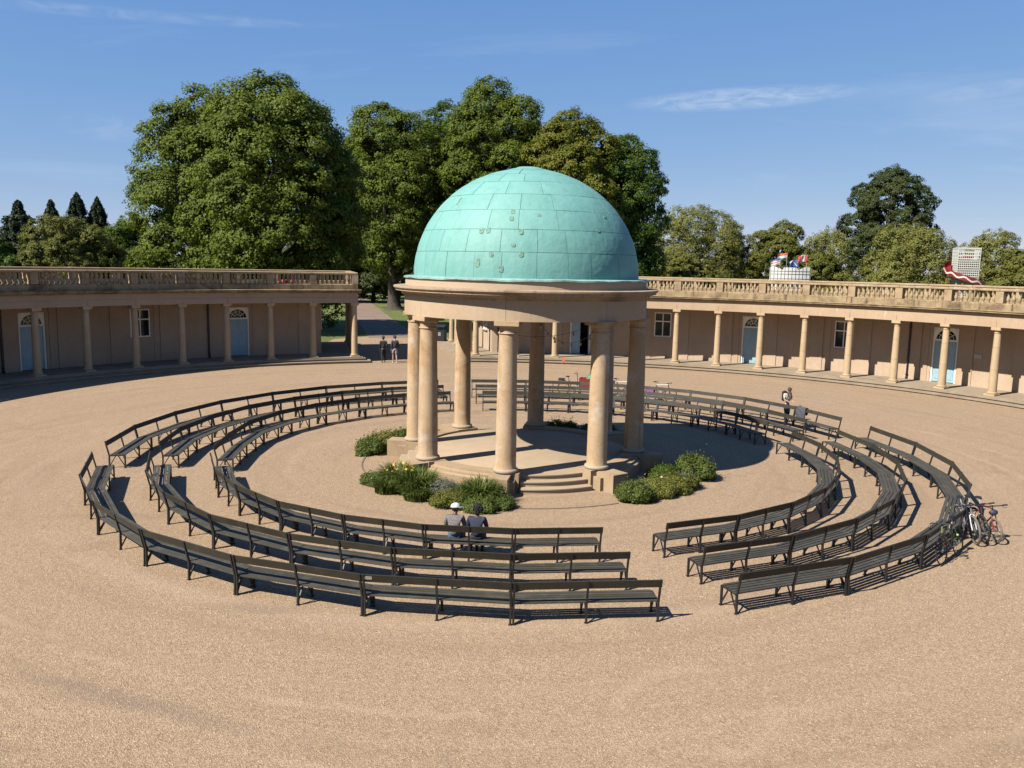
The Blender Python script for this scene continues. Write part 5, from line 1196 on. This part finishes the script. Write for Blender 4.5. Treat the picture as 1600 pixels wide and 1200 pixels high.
def bicycle(pos, rz, lean, label, frame_m, fork_m, tyre_m=None, drop=False, wr=0.335, tw=0.020, group='bicycles leaning on the right outer bench', extra=None, saddle_m=None, name='bicycle'):
    tyre_m = tyre_m or MAT['rubber']; e = empty(name, pos, label, 'bicycle', group, rz); e.rotation_euler = (lean, 0, rz)
    zc_ = wr + tw; wb = 1.02
    wheel(e, 0, 0, mcol('dark_rim', (0.03, 0.03, 0.03), 0.4), tyre_m, wr, tw); wheel(e, wb, 0, mcol('dark_rim', (0.03, 0.03, 0.03), 0.4), tyre_m, wr, tw)
    bb = (0.42, 0, zc_ - 0.05); st = (0.26, 0, zc_ + 0.47); ht = (0.86, 0, zc_ + 0.52); hb = (0.895, 0, zc_ + 0.38)
    m = MB(); m.tube([bb, st], 0.017, 8); m.tube([st, ht], 0.017, 8); m.tube([bb, hb], 0.020, 8); m.tube([ht, hb], 0.022, 8)
    for g in (-1, 1):
        m.tube([(0, 0.055 * g, zc_), (0.36, 0.03 * g, zc_ - 0.045), bb], 0.009, 6); m.tube([(0, 0.055 * g, zc_), (0.2, 0.035 * g, zc_ + 0.33), st], 0.008, 6)
    child('frame', m.mesh('frame', frame_m, True), e)
    m = MB()
    for g in (-1, 1): m.tube([hb, (0.905, 0.05 * g, zc_ + 0.35), (0.955, 0.052 * g, zc_ + 0.15), (wb, 0.05 * g, zc_)], 0.015 if not drop else 0.011, 7)
    child('fork', m.mesh('fork', fork_m, True), e)
    m = MB(); m.tube([st, (0.22, 0, zc_ + 0.60)], 0.013, 7); child('seat_post', m.mesh('seat_post', MAT['chrome'], True), e)
    m = MB(); m.ball((0.16, 0, zc_ + 0.625), 0.085, 10, 7, (1.15, 0.95, 0.36)); m.ball((0.27, 0, zc_ + 0.625), 0.07, 8, 6, (1.5, 0.4, 0.30)); child('saddle', m.mesh('saddle', saddle_m or MAT['seat_black'], True), e)
    m = MB(); hz = zc_ + 0.60; m.tube([ht, (0.845, 0, hz), (0.91, 0, hz + 0.01)], 0.014, 7)
    if drop:
        for g in (-1, 1): m.tube([(0.91, 0, hz), (0.915, 0.20 * g, hz), (0.99, 0.215 * g, hz - 0.005), (1.02, 0.22 * g, hz - 0.07), (0.97, 0.225 * g, hz - 0.14), (0.88, 0.225 * g, hz - 0.14)], 0.015, 7)
    else:
        m.tube([(0.90, -0.33, hz + 0.015), (0.92, -0.12, hz + 0.01), (0.915, 0, hz + 0.01), (0.92, 0.12, hz + 0.01), (0.90, 0.33, hz + 0.015)], 0.013, 7)
        for g in (-1, 1): m.tube([(0.90, 0.22 * g, hz + 0.015), (0.90, 0.34 * g, hz + 0.015)], 0.019, 7); m.tube([(0.92, 0.20 * g, hz), (0.97, 0.22 * g, hz - 0.02), (0.975, 0.29 * g, hz - 0.03)], 0.006, 5)
    child('handlebar', m.mesh('handlebar', MAT['seat_black'], True), e)
    m = MB(); n = 20; m.tube([(bb[0] + 0.085 * math.cos(2 * PI * i / n), -0.045, bb[2] + 0.085 * math.sin(2 * PI * i / n)) for i in range(n + 1)], 0.008, 5, False)
    m.tube([bb, (bb[0], -0.07, bb[2])], 0.02, 8); m.tube([(bb[0], -0.075, bb[2]), (bb[0] + 0.15, -0.08, bb[2] - 0.08)], 0.012, 6); m.tube([(bb[0], 0.065, bb[2]), (bb[0] - 0.15, 0.075, bb[2] + 0.08)], 0.012, 6)
    m.box(bb[0] + 0.105, bb[0] + 0.195, -0.18, -0.085, bb[2] - 0.09, bb[2] - 0.068); m.box(bb[0] - 0.195, bb[0] - 0.105, 0.08, 0.175, bb[2] + 0.07, bb[2] + 0.092)
    m.tube([(bb[0], -0.045, bb[2] + 0.085), (0, -0.045, zc_ + 0.035)], 0.005, 4); m.tube([(bb[0], -0.045, bb[2] - 0.085), (0, -0.045, zc_ - 0.035)], 0.005, 4)
    child('crankset', m.mesh('crankset', mcol('dark_metal', (0.14, 0.14, 0.15), 0.5, 0.3), True), e)
    if extra: extra(e, zc_)
    return e
def place_along(a0, a1, r): p = pol(r, a0); q = pol(r, a1); return p, math.atan2(q.y - p.y, q.x - p.x)
# olive road bike: front wheel nearer the camera, leaning inward on the bench
p0 = Vector((10.50, -8.72, 0.02)); p1 = Vector((9.78, -9.42, 0.02)); rz = math.atan2(p1.y - p0.y, p1.x - p0.x)
def lamp(e, z):
    m = MB(); m.ball((0.13, 0.06, z + 0.18), 0.03, 8, 6); child('reflector', m.mesh('reflector', mcol('lime_reflector', (0.35, 0.75, 0.10), 0.4), True), e)
bicycle((10.50, -8.72, gz(13.6)), rz, R(10), 'olive road bicycle with drop bars leaning on the outer bench', mcol('olive_paint', (0.20, 0.20, 0.085), 0.3), mcol('black_paint', (0.012, 0.012, 0.012), 0.3), drop=True, extra=lamp, tw=0.014)
def mtb(e, z):
    m = MB(); m.tube([(0.62, 0.0, z + 0.24), (0.72, 0, z + 0.34)], 0.037, 8); child('bottle', m.mesh('bottle', mcol('bottle_grey', (0.3, 0.3, 0.32), 0.4), True), e)
bicycle((11.48, -6.84, gz(13.6)), R(-97), R(9), 'silver mountain bicycle with its front wheel toward the viewer', mcol('grey_frame', (0.22, 0.23, 0.25), 0.4), mcol('white_fork', (0.75, 0.77, 0.80), 0.4), MAT['tan_tyre'], False, 0.34, 0.028, extra=mtb)
bicycle((11.72, -6.74, gz(13.8)), R(-96), R(8), 'black bicycle squeezed between the silver and the red bicycles', mcol('black_paint', (0.012, 0.012, 0.012), 0.3), mcol('black_paint', (0.012, 0.012, 0.012), 0.3), None, False, 0.34, 0.024)
def redx(e, z):
    m = MB(); m.ball((0.90, 0, z + 0.44), 0.10, 10, 8, (0.7, 1.1, 0.8)); child('bar_bag', m.mesh('bar_bag', mcol('dark_blue_bag', (0.03, 0.04, 0.09), 0.7), True), e)
bicycle((11.95, -6.68, gz(14)), R(-91), R(5), 'small red bicycle at the outer side of the parked bicycles', mcol('red_paint', (0.24, 0.010, 0.02), 0.45), mcol('red_paint', (0.24, 0.010, 0.02), 0.45), MAT['tan_tyre'], False, 0.285, 0.026, extra=redx)
# far bicycles behind the rear right outer bench
def pink(e, z):
    m = MB()
    for g in (-1, 1): m.box(-0.22, 0.16, 0.07 * g - 0.05, 0.07 * g + 0.05 + 0.02, z + 0.02, z + 0.34)
    child('pannier', m.mesh('pannier', mcol('purple_bag', (0.30, 0.05, 0.33), 0.7)), e)
GF = 'bicycles behind the rear right benches'
pb = pol(15.05, 64.6); bicycle((pb.x, pb.y, gz(15)), R(64.6 - 90 - 4), R(-4), 'black bicycle with a purple pannier behind the rear right bench', mcol('black_paint', (0.012, 0.012, 0.012), 0.3), mcol('black_paint', (0.012, 0.012, 0.012), 0.3), group=GF, extra=pink)
def white_bag(e, z):
    m = MB(); m.box(-0.25, 0.10, -0.14, 0.14, z + 0.36, z + 0.52); child('rack_bag', m.mesh('rack_bag', mcol('grey_bag', (0.20, 0.20, 0.19), 0.8)), e)
pb = pol(15.1, 72.4); bicycle((pb.x, pb.y, gz(15)), R(72.4 - 90 - 4), R(-4), 'dark bicycle with a grey rack bag seen between two bandstand columns', mcol('black_paint', (0.012, 0.012, 0.012), 0.3), mcol('black_paint', (0.012, 0.012, 0.012), 0.3), group=GF, extra=white_bag)
def cargo(pos, rz):
    e = empty('cargo_bicycle', pos, 'cargo bicycle with a red box, green cover and orange flag pole', 'bicycle', GF, rz)
    zc_ = 0.34; dk = mcol('black_paint', (0.012, 0.012, 0.012), 0.3)
    wheel(e, 0, 0, dk, MAT['rubber'], 0.32, 0.022); wheel(e, 2.02, 0, dk, MAT['rubber'], 0.25, 0.022)
    m = MB(); m.tube([(0, 0, zc_), (0.42, 0, 0.30), (0.95, 0, 0.32), (1.75, 0, 0.36), (1.85, 0, 0.62)], 0.024, 8); m.tube([(0.42, 0, .3), (0.26, 0, 0.82)], 0.018, 8); m.tube([(0.30, 0, 0.70), (0.72, 0, 0.55), (0.78, 0, 0.33)], 0.018, 8); m.tube([(0, 0, zc_), (0.28, 0, 0.75)], 0.010, 6)
    for g in (-1, 1): m.tube([(1.86, 0.05 * g, 0.66), (2.02, 0.05 * g, 0.272)], 0.013, 6)
    child('frame', m.mesh('frame', dk, True), e)
    m = MB(); m.ball((0.20, 0, 0.97), 0.09, 10, 7, (1.3, 1.0, 0.4)); m.tube([(0.26, 0, .8), (0.22, 0, 0.95)], 0.014, 6); child('saddle', m.mesh('saddle', MAT['seat_black'], True), e)
    m = MB(); m.tube([(0.74, 0, 0.55), (0.70, 0, 1.10)], 0.015, 7); m.tube([(0.58, -0.30, 1.20), (0.70, -0.18, 1.13), (0.70, 0.18, 1.13), (0.58, 0.30, 1.20)], 0.014, 7); child('handlebar', m.mesh('handlebar', MAT['seat_black'], True), e)
    m = MB(); red = mcol('red_box', (0.30, 0.022, 0.015), 0.5)
    for x0, x1, y0, y1 in ((0.84, 0.87, -0.31, 0.31), (1.74, 1.77, -0.31, 0.31), (0.87, 1.74, -0.31, -0.28), (0.87, 1.74, 0.28, 0.31)): m.box(x0, x1, y0, y1, 0.40, 0.93)
    m.box(0.871, 1.739, -0.279, 0.279, 0.40, 0.43); child('cargo_box', m.mesh('cargo_box', red), e)
    m = MB(); vs = []; nn = 10
    for i in range(nn + 1):
        t = i / nn
        for j in range(9):
            a = PI * j / 8; x = 1.22 + 0.54 * t; hgt = 0.55 * math.sin(PI * min(1, t * 0.62 + 0.02)) ** 0.9
            vs.append((x, 0.30 * math.cos(a), 0.925 + hgt * math.sin(a) ** 0.8))
    m.add(vs, [(i * 9 + j, i * 9 + j + 1, (i + 1) * 9 + j + 1, (i + 1) * 9 + j) for i in range(nn) for j in range(8)]); o = len(m.v)
    m.add([vs[nn * 9 + j] for j in range(9)], [tuple(range(9))]); child('rain_cover', m.mesh('rain_cover', mcol('green_cover', (0.02, 0.22, 0.13), 0.5), True), e)
    m = MB(); m.tube([(-0.12, 0.05, 0.45), (-0.13, 0.05, 1.72)], 0.006, 5); child('flag_pole', m.mesh('flag_pole', mcol('pale_pole', (0.7, 0.6, 0.5), 0.5)), e)
    m = MB(); m.add([(-0.13, 0.05, 1.90), (-0.13, 0.05, 1.68), (-0.01, 0.06, 1.70), (0.06, 0.04, 1.80), (-0.01, 0.05, 1.88)], [(0, 1, 2, 3, 4)]); m.add([(-0.13, 0.056, 1.90), (-0.13, 0.056, 1.68), (-0.01, 0.066, 1.70), (0.06, 0.046, 1.80), (-0.01, 0.056, 1.88)], [(4, 3, 2, 1, 0)])
    child('flag', m.mesh('flag', mcol('orange_flag', (0.85, 0.16, 0.04), 0.6)), e)
    m = MB()
    m.box(-0.28, 0.10, -0.10, 0.10, 0.74, 0.76); m.box(-0.26, 0.02, -0.16, 0.16, 0.762, 0.86); child('rack_bag', m.mesh('rack_bag', blk), e)
pb = pol(15.12, 81.9); cargo((pb.x, pb.y, gz(15)), R(81.9 - 90 - 4))

# ------------------------------------------------------------------ bin, roof bundle, fairground
def litter_bin(x, y, rz):
    e = empty('litter_bin', (x, y, 0.175), 'large dark litter bin with hooded lid beside the rear gap path', 'litter bin', None, rz)
    d = mcol('bin_navy', (0.018, 0.020, 0.028), 0.45)
    m = MB(); m.box(-0.62, 0.62, -0.36, 0.36, 0.05, 0.95); m.box(-0.58, 0.58, -0.32, 0.32, 0.0, 0.05); child('body', m.mesh('body', d), e)
    m = MB()
    for x_ in (-0.58, 0.52):
        for y_ in (-0.33, 0.27): m.box(x_, x_ + 0.06, y_, y_ + 0.06, 0.95, 1.22)
    child('post', m.mesh('post', d), e)
    m = MB(); vs = []; n = 12
    for i in range(n + 1):
        t = -1 + 2 * i / n; z = 1.22 + 0.17 * (1 - t * t)
        vs += [(-0.68, 0.44 * t, z), (0.68, 0.44 * t, z), (-0.68, 0.44 * t, z - 0.03), (0.68, 0.44 * t, z - 0.03)]
    fs = []
    for i in range(n):
        o = i * 4; fs += [(o, o + 1, o + 5, o + 4), (o + 3, o + 2, o + 6, o + 7), (o, o + 4, o + 6, o + 2), (o + 1, o + 3, o + 7, o + 5)]
    m.add(vs, fs + [(0, 2, 3, 1), (n * 4, n * 4 + 1, n * 4 + 3, n * 4 + 2)]); child('lid', m.mesh('lid', d), e)
    for x_, c in ((-0.18, (0.42, 0.20, 0.12)), (0.20, (0.35, 0.36, 0.38))):
        m = MB(); m.box(x_ - 0.11, x_ + 0.11, -0.374, -0.361, 0.45, 0.74); child('panel', m.mesh('panel', mcol('bin_panel%d' % (x_ > 0), c, 0.5)), e)
litter_bin(-7.2, 42.5, R(-12))
m = MB(); pr = random.Random(2)
for k in range(9): m.ball((pr.uniform(-.42, .42), pr.uniform(-.12, .12), 0.10 + pr.uniform(0, .22)), pr.uniform(0.10, 0.19), 9, 7, (1.2, 0.8, 0.8))
p = pol(29.35, 120.6, 4.87, CC)
o = bpy.data.objects.new('red_bundle', m.mesh('red_bundle', mcol('red_cloth', (0.45, 0.035, 0.02), 0.8, 0, 0.2, 6, 0.3), True)); col.objects.link(o); o.location = (p.x, p.y, 5.08); o.rotation_euler = (0, 0, R(30)); tag(o, 'bright red bundle behind the balusters on the left colonnade roof', 'bundle')

def helter(x, y, rz):
    e = empty('helter_skelter', (x, y, 0.16), 'white lattice helter skelter tower with a red spiral slide', 'slide tower', None, rz); e.scale = (0.80, 0.80, 1.0)
    w, H = 1.55, 9.55; wht = mcol('lattice_white', (0.74, 0.74, 0.68), 0.6)
    for f in range(4):
        m = MB(); rot = Matrix.Rotation(f * PI / 2, 4, 'Z')
        def tap(z): return w * (0.90 + 0.10 * z / H)
        nb = 11
        for i in range(nb + 1):
            t = -1 + 2 * i / nb; bw = 0.05 if i not in (0, nb) else 0.11
            a = rot @ Vector((t * tap(0), -tap(0), 0)); b = rot @ Vector((t * tap(H), -tap(H), H)); m.bar(a, b, bw, 0.05, rot @ Vector((1, 0, 0)))
        z = 0.2
        while z < H:
            k = tap(z); m.bar(rot @ Vector((-k, -k - 0.004, z)), rot @ Vector((k, -k - 0.004, z)), 0.05, 0.075 if z < H - 1.3 else 0.10, rot @ Vector((0, 1, 0))); z += 0.27 if z < H - 1.5 else 0.40
        m.bar(rot @ Vector((-tap(H), -tap(H), H)), rot @ Vector((tap(H), -tap(H), H)), 0.10, 0.14, rot @ Vector((0, 1, 0)))
        child('lattice_panel', m.mesh('lattice_panel', wht), e)
        if f in (0, 3):
            m = MB(); k = tap(5) - 0.10; m.add([rot @ Vector((-k, -k, 0.1)), rot @ Vector((k, -k, 0.1)), rot @ Vector((k, -k, H - 1.4)), rot @ Vector((-k, -k, H - 1.4))], [(0, 1, 2, 3)])
            m.add([rot @ Vector((-k, -k + 0.03, 0.1)), rot @ Vector((k, -k + 0.03, 0.1)), rot @ Vector((k, -k + 0.03, H - 1.4)), rot @ Vector((-k, -k + 0.03, H - 1.4))], [(3, 2, 1, 0)])
            child('backing_sheet', m.mesh('backing_sheet', mcol('pale_sheet', (0.55, 0.54, 0.48), 0.7, 0, 0.25, 1.2)), e)
    # spiral slide: floor, walls and a white wavy stripe on the outer wall
    tr = MB(); wv = MB(); n = 90; vs = []; ws = []
    for i in range(n + 1):
        t = i / n; a = R(60) + t * R(560); z = 8.3 - 7.4 * t; ri, ro = 1.95, 2.95
        ca, sa = math.cos(a), math.sin(a)
        for r, zz in ((ri, z + 0.35), (ri, z), (ro, z), (ro, z + 0.60), (ro + 0.04, z + 0.60), (ro + 0.04, z - 0.10), (ri, z - 0.10)): vs.append((r * ca, r * sa, zz))
        wz = z + 0.22 + 0.15 * math.sin(i * 1.05); r = ro + 0.055
        for zz in (wz - 0.10, wz + 0.10): ws.append((r * ca, r * sa, zz))
    tr.add(vs, [(i * 7 + k, i * 7 + (k + 1) % 7, (i + 1) * 7 + (k + 1) % 7, (i + 1) * 7 + k) for i in range(n) for k in range(6)])
    wv.add(ws, [(i * 2, i * 2 + 1, i * 2 + 3, i * 2 + 2) for i in range(n)])
    s = child('slide', tr.mesh('slide', mcol('slide_red', (0.26, 0.02, 0.02), 0.4)), e)
    st = child('white_wave', wv.mesh('white_wave', wht), s); st.modifiers.new('S', 'SOLIDIFY').thickness = 0.02
    m = MB()
    for k in range(6):
        a = R(60 + k * 95); m.tube([(2.5 * math.cos(a), 2.5 * math.sin(a), 0), (2.5 * math.cos(a), 2.5 * math.sin(a), 8.2 - 7.4 * (k * 95 / 560))], 0.06, 6)
    child('support', m.mesh('support', mcol('orange_steel', (0.55, 0.22, 0.05), 0.5)), e)
helter(54.1, 76.8, R(-12))
def flag_mesh(bands, vertical, seed, w=1.35, h=0.85):
    """cloth in 12 x 8 cells; bands: list of materials"""
    m = MB(); nu, nv = 14, 9; pr = random.Random(seed); ph = pr.uniform(0, 6); vs = []
    for j in range(nv + 1):
        for i in range(nu + 1):
            u, v = i / nu, j / nv; vs.append((-u * w * 0.93, 0.13 * math.sin(u * 7 + ph + v * 1.5) * (0.2 + u), v * h - 0.42 * u * u * w * 0.6 + 0.05 * math.sin(u * 6 + ph)))
    m.add(vs, [(j * (nu + 1) + i, j * (nu + 1) + i + 1, (j + 1) * (nu + 1) + i + 1, (j + 1) * (nu + 1) + i) for j in range(nv) for i in range(nu)])
    for q in range(len(m.f)):
        j, i = divmod(q, nu); m.m[q] = bands(i, j)
    return m
def ride(x, y, rz):
    e = empty('fairground_ride', (x, y, 0.16), 'white panelled fairground ride top with four flags above the right balustrade', 'fairground ride', None, rz); e.scale = (0.84, 0.84, 0.965)
    wht = mcol('ride_white', (0.78, 0.78, 0.76), 0.5); fr = mcol('ride_frame', (0.10, 0.13, 0.17), 0.5)
    m = MB(); W = 2.72; nn = 44; vs = []
    def topz(t):
        if abs(t) < 0.32: return 7.05 - 0.05 * abs(t)
        if abs(t) < 0.40: return 6.75
        return 6.80 + 0.33 * min(1, (abs(t) - 0.40) / 0.35) - (1.2 * max(0, abs(t) - 0.93) ** 0.8)
    for i in range(nn + 1):
        t = -1 + 2 * i / nn; dpt = -0.9 + 0.55 * t * t
        vs += [(t * W, dpt, 4.2), (t * W, dpt, topz(t)), (t * W, dpt + 0.12, topz(t)), (t * W, dpt + 0.12, 4.2)]
    m.add(vs, [(i * 4 + k, i * 4 + (k + 1) % 4, (i + 1) * 4 + (k + 1) % 4, (i + 1) * 4 + k) for i in range(nn) for k in range(3)] + [(0, 3, 2, 1), (nn * 4, nn * 4 + 1, nn * 4 + 2, nn * 4 + 3)])
    child('canopy_panel', m.mesh('canopy_panel', wht), e)
    m = MB()
    for i in range(12):
        t = -0.96 + 1.92 * i / 11; dpt = -0.9 + 0.55 * t * t - 0.03; m.tube([(t * W, dpt, 0.0), (t * W, dpt, topz(t) - 0.02)], 0.028, 5)
    for z in (4.6, 5.15, 5.7, 6.25, 6.6): m.tube([(t * W, -0.9 + 0.55 * t * t - 0.035, z) for t in np.linspace(-0.98, 0.98, 15)], 0.025, 5)
    child('lattice', m.mesh('lattice', fr), e)
    m = MB(); m.lathe([(2.6, 0), (2.6, 1.0), (2.75, 1.05), (2.75, 1.2), (0.3, 1.25)], 24, (0, 0), False)
    for k in range(8):
        a = k * PI / 4; m.tube([(2.4 * math.cos(a), 2.4 * math.sin(a) + 0.6, 1.2), (2.4 * math.cos(a), 2.4 * math.sin(a) * .4 + 0.3, 4.3)], 0.07, 6)
    child('platform', m.mesh('platform', wht), e)
    rd, bl, gn, og, wh_ = (mcol('fl_red', (0.50, 0.03, 0.04), 0.7), mcol('fl_blue', (0.02, 0.10, 0.36), 0.7), mcol('fl_green', (0.03, 0.16, 0.07), 0.7), mcol('fl_orange', (0.62, 0.12, 0.03), 0.7), mcol('fl_wht', (0.72, 0.68, 0.66), 0.7))
    F = [(-1.40, 8.15, [bl, wh_, rd], lambda i, j: 0 if (j > 5 and i < 6) or j == 8 else (2 if j % 3 == 1 else 1)), (-0.55, 8.75, [og, wh_, gn], lambda i, j: 0 if j > 5 else (1 if j > 2 else 2)),
         (1.12, 8.05, [bl, wh_, rd], lambda i, j: 1 if (abs(i - j - 2) < 1) or (i > 10 and j > 6) else 0), (2.10, 8.55, [rd, wh_], lambda i, j: 0 if i < 4 or i > 9 or (i in (6, 7) and 3 < j < 7) else 1)]
    for k, (fx, fz, mats, fn) in enumerate(F):
        m = MB(); m.tube([(fx, -0.55, 5.8), (fx, -0.55, fz + 0.05)], 0.03, 6); pl = child('flag_pole', m.mesh('flag_pole', MAT['chrome']), e)
        fm = flag_mesh(fn, False, k + 3); f = child('flag', fm.mesh('flag', mats, True), e, (fx, -0.55, fz - 0.85), (0, R(8 * (k % 2)), R(-6 + 5 * k))); f.modifiers.new('S', 'SOLIDIFY').thickness = 0.012
ride(31.2, 72.0, R(-16))
